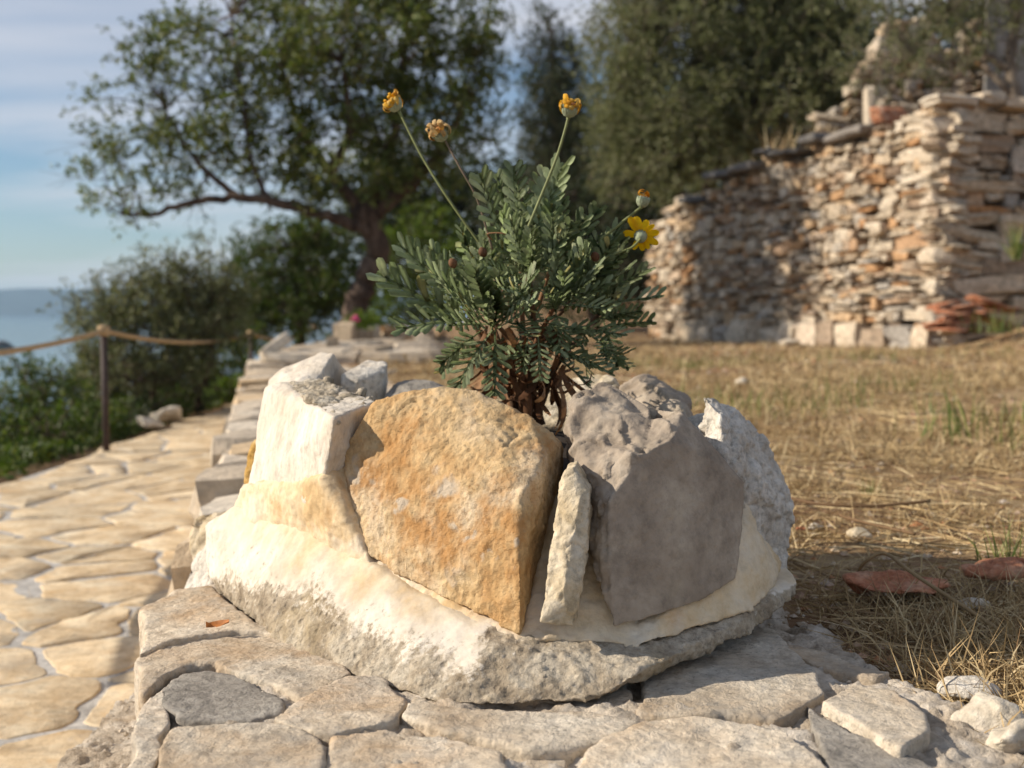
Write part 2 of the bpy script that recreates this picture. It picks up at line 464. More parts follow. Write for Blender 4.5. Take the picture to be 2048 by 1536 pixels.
M['pale_rock'] = rock_mat('pale_rock', (0.50, 0.42, 0.32), (0.62, 0.55, 0.44), (0.70, 0.64, 0.55), scale=14, speck=0.35, bump=0.4)
M['soil'] = flat_mat('soil', (0.035, 0.026, 0.02), 1.0, 0.5, 60, 0.6)
M['plant_leaf'] = random_mat('plant_leaf', [(0, (0.24, 0.295, 0.15)), (0.5, (0.34, 0.40, 0.225)), (0.94, (0.44, 0.49, 0.32)), (1, (0.50, 0.44, 0.19))], rough=0.62, tex_scale=120, tex_amt=0.22, bump=0.12, bump_scale=260, spec=0.3, transl=0.32)
M['stalk'] = flat_mat('stalk', (0.19, 0.21, 0.08), 0.6, 0.2, 120, 0.1)
M['dry_stalk'] = flat_mat('dry_stalk', (0.16, 0.12, 0.08), 0.7, 0.3, 120, 0.1)
M['stem'] = flat_mat('stem', (0.13, 0.075, 0.04), 0.85, 0.5, 120, 0.5)
M['dead_leaf'] = random_mat('dead_leaf', [(0, (0.12, 0.055, 0.027)), (0.5, (0.24, 0.12, 0.058)), (1, (0.36, 0.21, 0.11))], rough=0.75, tex_scale=150, tex_amt=0.4, bump=0.1, transl=0.1)
M['involucre'] = flat_mat('involucre', (0.34, 0.38, 0.25), 0.7, 0.2, 200, 0.2)
M['petal'] = random_mat('petal', [(0, (0.72, 0.42, 0.008)), (1, (0.80, 0.52, 0.02))], rough=0.5, tex_scale=200, tex_amt=0.12, bump=0.1, transl=0.35)
M['withered_petal'] = random_mat('withered_petal', [(0, (0.62, 0.27, 0.02)), (0.6, (0.74, 0.42, 0.04)), (1, (0.70, 0.50, 0.16))], rough=0.7, tex_scale=300, tex_amt=0.45, bump=0.2, transl=0.2)
M['faded_petal'] = random_mat('faded_petal', [(0, (0.42, 0.22, 0.06)), (0.5, (0.56, 0.37, 0.15)), (1, (0.62, 0.46, 0.24))], rough=0.75, tex_scale=300, tex_amt=0.45, bump=0.2, transl=0.15)
M['disc_floret'] = flat_mat('disc_floret', (0.30, 0.12, 0.03), 0.9, 0.5, 400, 0.6)
M['rust'] = flat_mat('rust', (0.055, 0.035, 0.03), 0.7, 0.4, 25, 0.2, 0.4)
M['rope'] = flat_mat('rope', (0.42, 0.30, 0.17), 0.95, 0.3, 90, 0.6)
M['bark'] = rock_mat('bark', (0.05, 0.035, 0.028), (0.10, 0.068, 0.05), (0.16, 0.115, 0.085), scale=10, speck=0.3, bump=0.9, bump_scale=25, stretch=(1, 1, 0.3), speck_col=(0.03, 0.02, 0.02))
M['pale_bark'] = rock_mat('pale_bark', (0.12, 0.09, 0.07), (0.20, 0.16, 0.12), (0.30, 0.25, 0.20), scale=8, speck=0.3, bump=0.9, bump_scale=25, stretch=(1, 1, 0.3))
def leaf_mat(name, a, b_, c, tr=0.3):
    return random_mat(name, [(0, a), (0.55, b_), (1, c)], rough=0.55, tex_scale=1.2, tex_amt=0.3, bump=0.0, spec=0.35, transl=tr)
M['leaf_carob'] = leaf_mat('leaf_carob', (0.065, 0.105, 0.022), (0.135, 0.175, 0.040), (0.24, 0.245, 0.085))
M['leaf_olive'] = leaf_mat('leaf_olive', (0.085, 0.105, 0.034), (0.17, 0.185, 0.075), (0.31, 0.31, 0.17))
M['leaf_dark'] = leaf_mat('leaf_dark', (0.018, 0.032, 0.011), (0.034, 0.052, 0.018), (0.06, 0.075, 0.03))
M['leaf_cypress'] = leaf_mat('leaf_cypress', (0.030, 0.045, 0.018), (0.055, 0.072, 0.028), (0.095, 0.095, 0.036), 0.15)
M['leaf_fresh'] = leaf_mat('leaf_fresh', (0.07, 0.12, 0.014), (0.12, 0.18, 0.026), (0.17, 0.22, 0.05), 0.4)
M['leaf_shrub'] = leaf_mat('leaf_shrub', (0.04, 0.075, 0.012), (0.075, 0.12, 0.022), (0.13, 0.15, 0.04), 0.35)
M['straw'] = random_mat('straw', [(0, (0.17, 0.10, 0.05)), (0.3, (0.34, 0.235, 0.115)), (0.7, (0.52, 0.385, 0.20)), (1, (0.66, 0.54, 0.33))], rough=0.75, tex_amt=0.2, bump=0.0, spec=0.3, transl=0.12)
M['green_blade'] = leaf_mat('green_blade', (0.09, 0.14, 0.03), (0.15, 0.20, 0.05), (0.30, 0.28, 0.10), 0.35)
M['pink_petal'] = flat_mat('pink_petal', (0.60, 0.05, 0.22), 0.5, 0.2)
M['dry_leaf'] = flat_mat('dry_leaf', (0.40, 0.15, 0.04), 0.7, 0.4, 120, 0.3)

# ================================================================== SETTING
def smoothstep(a, b, x):
    t = np.clip((x - a) / (b - a), 0, 1); return t * t * (3 - 2 * t)
def wall_left(y): return -0.125 - 0.2115 * y
PATH_Z = -0.45
# retaining wall: corner and far end
RC = np.array([4.02, 10.85]); RE = np.array([1.78, 15.3]); RR = np.array([6.6, 11.25])
def ground_z(x, y):
    p = np.stack([x, y, np.zeros_like(x)], 1)
    z = -0.02 + 0.012 * fbm(p * 1.3, 3, 4) + 0.05 * fbm(p * 0.22, 8, 2) * smoothstep(3, 9, y)
    # bank on the right
    z = z + 0.55 * smoothstep(3.7, 6.5, x) * smoothstep(6.5, 10.5, y)
    # terrace behind the retaining wall
    d = (RE - RC) / np.linalg.norm(RE - RC); nrm = np.array([d[1], -d[0]])
    side = (x - RC[0]) * nrm[0] + (y - RC[1]) * nrm[1]          # > 0 behind the left face
    d2 = (RR - RC) / np.linalg.norm(RR - RC); n2 = np.array([-d2[1], d2[0]])
    side2 = (x - RC[0]) * n2[0] + (y - RC[1]) * n2[1]
    alongL = (x - RC[0]) * d[0] + (y - RC[1]) * d[1]
    ter = smoothstep(0.14, 0.36, side) * smoothstep(0.14, 0.36, side2)
    ter = ter * (1 - smoothstep(3.7, 4.8, alongL))
    z = z * (1 - ter) + ter * (1.55 + 0.04 * (12 - y) + 0.05 * fbm(p * 0.8, 5, 3) + 0.08 * np.maximum(x - 5, 0))
    # hillside further back
    z = z + smoothstep(18, 60, y) * (3.0 + 0.10 * np.clip(x + 4, -10, 60)) * smoothstep(-9, 2, x) + 0.02 * np.maximum(y - 30, 0) * smoothstep(-4, 10, x)
    # path trench
    xl = wall_left(y)
    tr = smoothstep(0.02, -0.06, x - xl - 0.10) * (y < 13) + smoothstep(-0.9, -1.3, x) * (y >= 13)
    z = z * (1 - tr) + tr * (PATH_Z - 0.06)
    # slope to the sea
    left = np.maximum(-2.75 - x, 0)
    z = z - 0.10 * left - 0.42 * np.maximum(left - 1.6, 0) * smoothstep(0, 3, left)
    return np.maximum(z, -24.0)
gx = np.unique(np.concatenate([np.linspace(-120, -8, 40), np.linspace(-8, -3, 26), np.linspace(-3, 8, 200), np.linspace(8, 160, 40)]))
gy = np.unique(np.concatenate([np.linspace(-120, -2, 24), np.linspace(-2, 18, 300), np.linspace(18, 40, 40), np.linspace(40, 300, 40)]))
GX, GY = np.meshgrid(gx, gy)
gz = ground_z(GX.ravel(), GY.ravel())
nx, ny = len(gx), len(gy)
idx = np.arange(nx * ny).reshape(ny, nx)
gf = np.stack([idx[:-1, :-1].ravel(), idx[:-1, 1:].ravel(), idx[1:, 1:].ravel(), idx[1:, :-1].ravel()], 1)
gm = rock_mat('dry_ground', (0.13, 0.068, 0.034), (0.23, 0.135, 0.068), (0.36, 0.25, 0.13), scale=3.2, speck=0.5, bump=0.8, bump_scale=45, world=True,
    patches=(((0.30, 0.12, 0.05), 0.9, 0.55, 0.68, 0.6, (2, 1, 0)), ((0.40, 0.29, 0.15), 2.2, 0.48, 0.66, 0.65, (7, 1, 0)), ((0.10, 0.06, 0.035), 12.0, 0.55, 0.68, 0.6, (1, 1, 0))))
ground = obj('ground', np.stack([GX.ravel(), GY.ravel(), gz], 1), gf, gm, centre=False)
tag(ground, 'reddish brown dry ground covered in straw beside the low wall', 'ground', kind='structure')
def gz1(x, y): return float(ground_z(np.array([float(x)]), np.array([float(y)]))[0])

# sea, far hill, islet
SEA_Z = -20.0
ms, t, b = new_mat('sea_water')
b.inputs['Base Color'].default_value = (0.02, 0.06, 0.10, 1); b.inputs['Roughness'].default_value = 0.12
_n = N(t, 'ShaderNodeTexNoise', Scale=0.35, Detail=6.0); _g = N(t, 'ShaderNodeNewGeometry'); t.links.new(_g.outputs['Position'], _n.inputs['Vector'])
_b = N(t, 'ShaderNodeBump', Strength=0.18, Distance=0.4); t.links.new(_n.outputs[0], _b.inputs['Height']); t.links.new(_b.outputs[0], b.inputs['Normal'])
R = 6400.0
sv = [(0, 0, SEA_Z)] + [(R * math.cos(a), R * math.sin(a), SEA_Z) for a in np.linspace(0, 2 * math.pi, 97)[:-1]]
sea = obj('sea', sv, [[0, i, i % 96 + 1] for i in range(1, 97)], ms, smooth=False, centre=False)
tag(sea, 'calm pale blue sea behind the rope barrier', 'sea', kind='structure')
hm = flat_mat('far_hillside', (0.045, 0.06, 0.05), 0.95, 0.4, 0.01, 0.0)
hx = np.linspace(-6300, 2600, 120); hy = np.linspace(4700, 5600, 14)
HX, HY = np.meshgrid(hx, hy); q = np.stack([HX.ravel() / 500, HY.ravel() / 500, np.zeros(HX.size)], 1)
hump = np.sin(np.clip((HY.ravel() - 4700) / 900, 0, 1) * math.pi)
prof = 96 - 0.020 * (np.maximum(HX.ravel(), -3400) + 2200) + 10 * fbm(q * 1.2, 4, 4)
hz = SEA_Z - 2 + hump * np.maximum(prof + 22, 0)
hi = np.arange(HX.size).reshape(14, 120)
hill = obj('far_hill', np.stack([HX.ravel(), HY.ravel(), hz], 1), np.stack([hi[:-1, :-1].ravel(), hi[:-1, 1:].ravel(), hi[1:, 1:].ravel(), hi[1:, :-1].ravel()], 1), hm, centre=False)
tag(hill, 'long blue hazy island ridge far across the sea', 'hill', kind='structure')
ic = on(-22, 696, SEA_Z)
iv, inn, iff = remesh([hull_mesh([ic + Vector(p) for p in ((-30, -8, -3), (-30, 10, -3), (18, 0, -3), (-25, 0, 8), (-10, 3, 7), (6, -2, 4), (18, 6, -3), (15, 0, 1.5))])], 1.2, 1)
iv = roughen(iv * 0.01, inn, 9, big=0.02)* 100
islet = obj('islet', iv, iff, flat_mat('islet_rock', (0.05, 0.045, 0.04), 0.95, 0.4, 0.2, 0.0))
tag(islet, 'small dark rocky islet in the sea at the frame edge', 'islet', kind='structure')

# ------------------------------------------------------------------ paved path (stones are children)
path_y = np.linspace(0.2, 14.5, 60)
def path_l(y): return -2.46 - 0.006 * y + 0.03 * math.sin(y * 1.7) + 0.02 * math.sin(y * 4.1)
def path_r(y): return wall_left(y) + 0.05 if y < 9 else wall_left(9) + 0.05 + (y - 9) * 0.02
pv = []
for y in path_y: pv += [(path_l(y) + 0.05, y, PATH_Z - 0.001), (path_r(y), y, PATH_Z - 0.001), (path_l(y) + 0.03, y, PATH_Z - 0.25), ]
pf = []
for i in range(len(path_y) - 1):
    a, c = i * 3, (i + 1) * 3
    pf += [[a, a + 1, c + 1, c], [a + 2, a, c, c + 2]]
path = obj('path', pv, pf, M['joint'], smooth=False)
tag(path, 'path of flat tan stones set in grey mortar beside the wall', 'path', kind='structure')
def clip_poly(poly, nx_, ny_, d):
    out = []
    for i in range(len(poly)):
        a, b2 = poly[i], poly[(i + 1) % len(poly)]
        da = a[0] * nx_ + a[1] * ny_ - d; db = b2[0] * nx_ + b2[1] * ny_ - d
        if da <= 0: out.append(a)
        if (da < 0) != (db < 0):
            s = da / (da - db); out.append((a[0] + (b2[0] - a[0]) * s, a[1] + (b2[1] - a[1]) * s))
    return out
def voronoi(pts, bounds, gap):
    res = []
    for i, p in enumerate(pts):
        poly = list(bounds)
        for j, q2 in enumerate(pts):
            if i == j: continue
            dx, dy = q2[0] - p[0], q2[1] - p[1]; L2 = math.hypot(dx, dy)
            if L2 > 1.6: continue
            nx_, ny_ = dx / L2, dy / L2
            g = gap * random.uniform(0.5, 1.5)
            poly = clip_poly(poly, nx_, ny_, (p[0] + q2[0]) / 2 * nx_ + (p[1] + q2[1]) / 2 * ny_ - g)
            if len(poly) < 3: break
        if len(poly) >= 3: res.append(poly)
    return res
def wobble(poly, seed, step=0.05, amp=0.012, round_=0.25):
    """densify an outline, round its corners and make it uneven"""
    pts = [np.array(p[:2], float) for p in poly]
    for _ in range(2):
        q = []
        for i in range(len(pts)):
            a, b2 = pts[i], pts[(i + 1) % len(pts)]
            q += [a * (1 - round_) + b2 * round_, a * round_ + b2 * (1 - round_)]
        pts = q
        round_ *= 0.8
    out = []
    for i in range(len(pts)):
        a, b2 = pts[i], pts[(i + 1) % len(pts)]
        n = max(1, int(np.linalg.norm(b2 - a) / step))
        for k in range(n): out.append(a + (b2 - a) * k / n)
    o = np.array(out); p3 = np.concatenate([o, np.full((len(o), 1), seed * 3.7)], 1)
    o[:, 0] += amp * fbm(p3 * 14, seed, 3); o[:, 1] += amp * fbm(p3 * 14 + 9, seed + 3, 3)
    return o
pts = []
yy = 1.6
row = 0
while yy < 13.8:
    dyr = random.uniform(0.23, 0.33) * (1 + 0.03 * yy)
    xx = path_l(yy) + random.uniform(0.0, 0.25)
    while xx < path_r(yy) + 0.1:
        w = random.choice((0.17, 0.27, 0.38, 0.52)) * random.uniform(.8, 1.2)
        pts.append((xx + random.uniform(-.05, .05), yy + random.uniform(-.5, .5) * dyr * 0.95)); xx += w
    yy += dyr; row += 1
bnd = [(path_l(y) + 0.02, y) for y in np.linspace(1.4, 13.9, 10)] + [(path_r(y) + 0.0, y) for y in np.linspace(13.9, 1.4, 10)]
bnd = [(-2.44 - 0.006 * y + random.uniform(-.06, .05), y) for y in np.arange(13.9, 1.3, -0.28)] + [ (wall_left(1.4) + .05, 1.4), (wall_left(9) + .05, 9), (wall_left(9) + 0.15, 13.9)]
pav = voronoi(pts, bnd, 0.0115)
k = 0
for poly in sorted(pav, key=lambda q: sum(p[1] for p in q) / len(q))[:298]:
    ar = 0.5 * abs(sum(poly[i][0] * poly[(i + 1) % len(poly)][1] - poly[(i + 1) % len(poly)][0] * poly[i][1] for i in range(len(poly))))
    if ar < 0.006: continue
    k += 1
    cy = sum(p[1] for p in poly) / len(poly)
    o = wobble(poly, 100 + k, 0.025 if cy < 5 else 0.07, 0.012, 0.075)
    n = len(o); c = o.mean(0); zt = PATH_Z + random.uniform(0.002, 0.006); tx, ty = random.uniform(-.015, .015), random.uniform(-.015, .015)
    rings = []
    for s, dz in ((1.0, -0.03), (0.997, -0.004), (0.985, -0.0008), (0.965, 0.0)):
        r = c + (o - c) * s
        z = zt + dz + (r[:, 0] - c[0]) * tx + (r[:, 1] - c[1]) * ty
        if dz >= 0: z = z + 0.003 * fbm(np.concatenate([r, np.zeros((n, 1))], 1) * 9, k, 2)
        rings.append(np.concatenate([r, z[:, None]], 1))
    V = np.concatenate(rings + [np.array([[c[0], c[1], zt + 0.002]])])
    Fs = []
    for q in range(3):
        for i in range(n): Fs.append([q * n + i, q * n + (i + 1) % n, (q + 1) * n + (i + 1) % n, (q + 1) * n + i])
    for i in range(n): Fs.append([3 * n + i, 3 * n + (i + 1) % n, 4 * n])
    obj('paving_stone', V, Fs, M['paving'], path)

# ------------------------------------------------------------------ irregular block shapes for walling
def block_meshes(count, mat, name, seed0=0, lump=0.10, power=4.5):
    res = []
    for s in range(count):
        bm = bmesh.new(); bmesh.ops.create_cube(bm, size=2.0)
        bmesh.ops.subdivide_edges(bm, edges=bm.edges, cuts=2, use_grid_fill=True)
        v = np.array([x.co[:] for x in bm.verts]); f = [[q2.index for q2 in x.verts] for x in bm.faces]; bm.free()
        nrm = (np.abs(v) ** power).sum(1) ** (1 / power)
        v = v / nrm[:, None] * np.array([1, 1, 1])
        v = v + lump * np.stack([fbm(v * 0.9 + s * 7.1, seed0 + s, 2), fbm(v * 0.9 + 31 + s * 7.1, seed0 + s, 2), fbm(v * 0.9 + 57 + s * 7.1, seed0 + s, 2)], 1) * 1.5
        v *= 0.5
        res.append((v, f, raw_mesh(name, v, f, mat, False)))
    return res
BLK = block_meshes(12, M['wall_stone'], 'stone', 11, 0.17, 12.0)
BLT = block_meshes(12, M['terrace_stone'], 'stone', 41, 0.10, 10.0)
BLS = block_meshes(4, M['slate'], 'cap_stone', 71, 0.08, 6)
def put_blocks(items, blocks, name, parent, mat, limit=290, rest='small_stones'):
    """items: (pos, rot matrix, scale); the largest are single parts, the rest one joined part"""
    items = sorted(items, key=lambda it: -(it[2][0] * it[2][2]))
    for it in items[:limit]:
        v, f, me = random.choice(blocks)
        link(name, me, it[0], parent, it[1], it[2])
    if len(items) > limit:
        V, Fs, n = [], [], 0
        for it in items[limit:]:
            v, f, me = random.choice(blocks)
            w = (v * np.array(it[2])) @ np.array(it[1].to_matrix()).T + np.array(it[0])
            V.append(w); Fs.append(np.array(f) + n); n += len(v)
        o = obj(rest, np.concatenate(V), np.concatenate(Fs), mat, parent, smooth=False)
        tag(o, kind='stuff')
def quat(ax, ay):
    """rotation with local x along ax and y near ay (z up)"""
    ax = Vector(ax).normalized(); az = ax.cross(Vector(ay)).normalized(); ay2 = az.cross(ax)
    return Matrix((ax, ay2, az)).transposed().to_quaternion()
def course_face(A, B, base_f, top_f, depth, wr, hr, out, batter=0.0, proud=0.03, skip=None, big_first=0.0):
    """coursed rubble between plan points A and B; out = outward normal"""
    A, B = np.array(A, float), np.array(B, float); L = np.linalg.norm(B - A); d = (B - A) / L
    items = []; z = base_f(0.0)
    z0 = min(base_f(0), base_f(L)); z1 = max(top_f(0), top_f(L)); z = z0
    while z < z1:
        h = random.uniform(*hr); s = random.uniform(-0.1, 0.0)
        while s < L:
            sc = 1.0 + (1.3 if s < big_first and random.random() < .8 else 0.0)
            w = random.uniform(*wr) * sc; hh = h * random.uniform(0.7, 1.25) * (1.12 if sc > 1 else 1)
            m = s + w / 2; zc = z + h / 2 + random.uniform(-.12, .12) * h
            if zc > base_f(m) - 0.02 and zc + hh * 0.3 < top_f(m) and not (skip and skip(m, zc)) and m < L + 0.05:
                pr = random.uniform(-1, 1) * proud - batter * (zc - z0) - depth * 0.5 + 0.02
                subs = [(0.0, 0.0, 1.0, 1.0)]
                u = random.random()
                if u < 0.28: subs = [(0.0, -.27, 1.0, .5), (0.0, .25, 1.0, .5)]
                elif u < 0.42: subs = [(-.26, 0.0, .5, 1.0), (.25, random.choice((-.25, .25)), .5, .5)]
                elif u < 0.55: subs = [(0.0, .2, 1.0, 1.5)]
                for (sx, sz, fw, fh) in subs:
                    pr2 = pr + random.uniform(-1, 1) * proud * .5
                    p = A + d * (m + sx * w) + np.array(out) * pr2
                    q = quat((d[0] + random.uniform(-.06, .06), d[1], random.uniform(-.16, .16)), (-out[0] + random.uniform(-.14, .14), -out[1], random.uniform(-.1, .1)))
                    items.append((Vector((p[0], p[1], zc + sz * hh)), q, (w * fw * 0.97, depth, hh * fh * 0.97)))
            s += w
        z += h * 0.98
    return items

# ------------------------------------------------------------------ low terrace wall the planter stands on
tw = thing('terrace_wall', (-0.3, 2.0, PATH_Z), 'low terrace wall of pale flat stones under the stone planter', 'wall')
YN, YF = 0.55, 9.2
cv = []
for y in (YN, YF):
    xl, xr = wall_left(y), (0.40 if y < 1 else wall_left(y) + 1.0)
    cv += [(xl - 0.07, y, PATH_Z - 0.1), (xl + 0.05, y, -0.05), (xr, y, -0.05), (xr + 0.02, y, PATH_Z - 0.1)]
obj('core', cv, [[0, 1, 2, 3], [7, 6, 5, 4], [0, 4, 5, 1], [1, 5, 6, 2], [2, 6, 7, 3], [3, 7, 4, 0]], M['bed'], tw, smooth=False)
# left face and rim stones
dw = Vector((-0.2115, 1, 0)).normalized(); ow = Vector((-dw.y, dw.x, 0))
items = []
for lev, (zc, hh) in enumerate(((-0.385, 0.15), (-0.235, 0.15), (-0.075, 0.15))):
    y = 1.62 + 0.07 * lev
    while y < YF:
        w = random.uniform(0.16, 0.38) * (1 if lev < 2 else 0.9)
        yc = y + w / 2; dep = random.uniform(0.22, 0.34) if lev == 2 else 0.25
        off = {0: 0.10, 1: 0.06, 2: 0.02}[lev] + random.uniform(-.03, .035)
        p = Vector((wall_left(yc), yc, zc + random.uniform(-.012, .02))) + ow * (off - dep / 2)
        q = quat((dw.x + random.uniform(-.08, .08), dw.y, random.uniform(-.07, .07)), (-ow.x, -ow.y, random.uniform(-.06, .06)))
        items.append((p, q, (w * 1.0, dep, hh * random.uniform(0.85, 1.12))))
        y += w
# flat top stones behind the planter
y = 1.95
while y < YF:
    dr = random.uniform(0.18, 0.34); x = wall_left(y) + 0.28
    while x < wall_left(y) + 0.72:
        w = random.uniform(0.18, 0.36)
        items.append((Vector((x + w / 2, y + dr / 2, -0.05 + random.uniform(-.01, .012))), quat((1, random.uniform(-.2, .2), random.uniform(-.03, .03)), (0, 1, random.uniform(-.03, .03))), (w * 0.97, dr * 0.98, 0.10)))
        x += w
    y += dr
put_blocks(items, BLT, 'stone', tw, M['terrace_stone'])
# mortar bed round the near slabs
bx = np.linspace(-0.62, 0.56, 236); by = np.linspace(0.72, 1.98, 252)
BX, BY = np.meshgrid(bx, by); p3 = np.stack([BX.ravel(), BY.ravel(), np.zeros(BX.size)], 1)
bz = -0.004 + 0.007 * fbm(p3 * 16, 5, 3) + 0.006 * np.abs(fbm(p3 * 60, 6, 3)) + 0.002 * fbm(p3 * 160, 7, 2)
redge = 0.40 + 0.05 * fbm(p3 * 7, 9, 3) - 0.10 * (BY.ravel() - 1.0) + 0.10 * np.exp(-((BY.ravel() - 1.12) / 0.12) ** 2)
bz = bz - 0.10 * smoothstep(-0.02, 0.06, BX.ravel() - redge)
lx = wall_left(BY.ravel()) + 0.02 + 0.02 * fbm(p3 * 9, 19, 3)
bz = bz - 0.22 * smoothstep(0.012, -0.04, BX.ravel() - lx)
bi = np.arange(BX.size).reshape(len(by), len(bx))
obj('mortar_bed', np.stack([BX.ravel(), BY.ravel(), bz], 1), np.stack([bi[:-1, :-1].ravel(), bi[:-1, 1:].ravel(), bi[1:, 1:].ravel(), bi[1:, :-1].ravel()], 1), M['bed'], tw)
# hand-shaped slabs of the wall top in front of the planter: outline in photo pixels, top height, material
SLABS = [
    ([(283, 1222), (352, 1183), (425, 1176), (470, 1215), (560, 1268), (480, 1258), (335, 1282), (288, 1305)], 0.010, 'slab', 0.16),
    ([(283, 1312), (340, 1286), (480, 1263), (575, 1275), (660, 1318), (695, 1346), (640, 1372), (600, 1402), (560, 1376), (430, 1326), (370, 1330), (283, 1392)], 0.006, 'slab', 0.14),
    ([(330, 1375), (365, 1345), (425, 1334), (490, 1345), (570, 1400), (560, 1425), (500, 1440), (350, 1438), (322, 1412)], 0.004, 'slab_grey', 0.05),
    ([(548, 1436), (600, 1404), (645, 1372), (700, 1352), (770, 1350), (812, 1392), (795, 1440), (735, 1452), (660, 1464)], 0.012, 'slab', 0.05),
    ([(318, 1490), (365, 1452), (530, 1446), (600, 1462), (650, 1492), (655, 1560), (640, 1640), (285, 1640)], 0.010, 'slab', 0.12),
    ([(258, 1500), (281, 1402), (322, 1380), (320, 1414), (345, 1442), (314, 1482), (298, 1560), (280, 1640), (222, 1640)], 0.004, 'slab', 0.14),
    ([(655, 1500), (668, 1470), (800, 1466), (900, 1482), (1005, 1502), (1015, 1560), (1000, 1640), (660, 1640)], 0.008, 'slab', 0.06),
    ([(812, 1432), (826, 1398), (900, 1415), (1060, 1420), (1190, 1424), (1275, 1436), (1230, 1468), (1120, 1492), (1040, 1496), (930, 1470)], 0.010, 'slab', 0.05),
    ([(1160, 1506), (1215, 1474), (1290, 1446), (1400, 1436), (1500, 1444), (1570, 1462), (1640, 1530), (1660, 1640), (1130, 1640)], 0.010, 'slab', 0.06),
    ([(1050, 1640), (1040, 1520), (1110, 1500), (1140, 1520), (1110, 1640)], 0.0, 'slab', 0.05),
    ([(1270, 1415), (1290, 1340), (1390, 1285), (1540, 1262), (1640, 1345), (1630, 1385), (1560, 1432), (1500, 1424), (1400, 1420)], 0.010, 'slab', 0.05),
    ([(1605, 1412), (1650, 1436), (1760, 1490), (1870, 1545), (1930, 1640), (1700, 1640), (1640, 1500)], 0.006, 'slab_grey', 0.06),
    ([(1640, 1402), (1705, 1366), (1775, 1372), (1858, 1430), (1852, 1462), (1800, 1498), (1720, 1450)], 0.014, 'slab', 0.05),
    ([(1555, 1285), (1620, 1296), (1715, 1326), (1790, 1336), (1750, 1352), (1650, 1338), (1600, 1318)], 0.006, 'slab', 0.05),
    ([(1000, 1400), (1020, 1330), (1250, 1330), (1262, 1410)], 0.004, 'slab', 0.05),
    ([(640, 1300), (700, 1260), (980, 1330), (985, 1395), (830, 1385), (760, 1342)], 0.000, 'slab', 0.05),
]
for i, (pl, zt, mt, th) in enumerate(SLABS):
    o = [on(x, y, zt) for x, y in pl]
    w = wobble([(p.x, p.y) for p in o], 300 + i, 0.006, 0.0065, 0.05)
    c = w.mean(0); w = c + (w - c) * 1.03
    tx, ty = random.uniform(-.02, .02), random.uniform(-.02, .02)
    outl = [(p[0], p[1], zt + (p[0] - c[0]) * tx + (p[1] - c[1]) * ty) for p in w]
    if mt == 'slab_grey' and i == 2:
        rock('slab', [prism_mesh(outl, -th, zt)], M[mt], tw, 0.0035, 500 + i, 2, big=0.002, mid=0.0012, fine=0.0008)
    else:
        rock('slab', [prism_mesh(outl, -th, zt)], M[mt], tw, 0.003, 500 + i, 1, big=0.0018, mid=0.0012, fine=0.0006, layer=0.0)

# ------------------------------------------------------------------ HERO: the stone planter
pl = thing('stone_planter', (0.0, 1.5, 0.0), 'round stone planter of upright cemented rocks holding the flowering bush', 'planter')
def A(*pts): return [at(*p) for p in pts]
def back(pts, dx, dy, dz, shrink=0.0):
    c = sum(pts, Vector()) / len(pts); d = Vector((dx, dy, dz))
    return pts + [p + d + (c - p) * shrink for p in pts]
# base slab
base_pts = [on(437, 1196, .004), on(560, 1290, .002), on(700, 1350, .002), on(762, 1352, .006), on(885, 1413, .003), on(1192, 1405, .010),
            on(1283, 1342, .034), at(1500, 1268, 1.295), at(1592, 1192, 1.39), Vector((0.10, 1.45, 0.0)), Vector((0.05, 1.24, 0.0))]
base_pts += A((411, 1150, 1.60), (412, 1050, 1.635), (470, 1010, 1.60), (600, 1050, 1.46), (735, 1125, 1.345), (870, 1200, 1.262), (985, 1289, 1.182), (1040, 1288, 1.185), (1268, 1300, 1.185), (1510, 1225, 1.31), (1596, 1160, 1.41), (1560, 1110, 1.5))
base_pts += [Vector((0.36, 1.80, 0.05)), Vector((-0.36, 1.92, 0.0)), Vector((-0.36, 1.90, 0.10)), Vector((0.34, 1.80, 0.12))]
# base material: broken grey below, limewashed on the upper slope of the left side
mb_, t_, b_ = None, None, None
M['base'] = rock_mat('base_rock', (0.27, 0.215, 0.15), (0.41, 0.34, 0.25), (0.53, 0.465, 0.365), scale=24, speck=0.75, speck_col=(0.13, 0.115, 0.09), bump=0.6, bump_scale=120, pits=0.4,
    patches=(((0.62, 0.55, 0.45), 14.0, 0.58, 0.70, 0.55, (4, 0, 2)), ((0.45, 0.35, 0.20), 8.0, 0.55, 0.70, 0.5, (1, 0, 7))))
# how far the lime coat reaches: 0 bare broken rock, 1 white lime wash, 2 creamy mortar towards the stones
def coat_of(v):
    a = np.array(on(435, 1196, .0)); b2 = np.array(on(885, 1412, .0)); e = (b2 - a) / np.linalg.norm(b2 - a)
    along = np.clip((v - a) @ e / np.linalg.norm(b2 - a), 0, 1.2)
    rel = v[:, 2] + 0.22 * np.linalg.norm((v - a) - ((v - a) @ e)[:, None] * e - np.array([0, 0, 1]) * v[:, 2:3], axis=1)
    jag = 0.012 * fbm(v * 26, 3, 4) + 0.004 * fbm(v * 120, 5, 3)
    lim = 0.040 + 0.030 * np.exp(-((along - .45) / .20) ** 2) + 0.014 * np.clip(along - .7, 0, 1)
    c = smoothstep(-0.026, 0.014, rel + jag - lim)
    c2 = smoothstep(0.0, 0.06, rel + 1.6 * jag - 0.080 + 0.03 * along)
    right = smoothstep(-0.05, -0.02, v[:, 0] + 0.004 * fbm(v * 60, 8, 2)) * (v[:, 1] < 1.5)
    top = smoothstep(0.058, 0.066, v[:, 2] + jag * .4)
    val = (c + c2) * (1 - right) + right * top * 1.8
    return val
bv, bn, bf = remesh([hull_mesh(base_pts)], 0.0032, 1)
cval = coat_of(bv); bare = 1 - 0.9 * np.clip(cval, 0, 1)
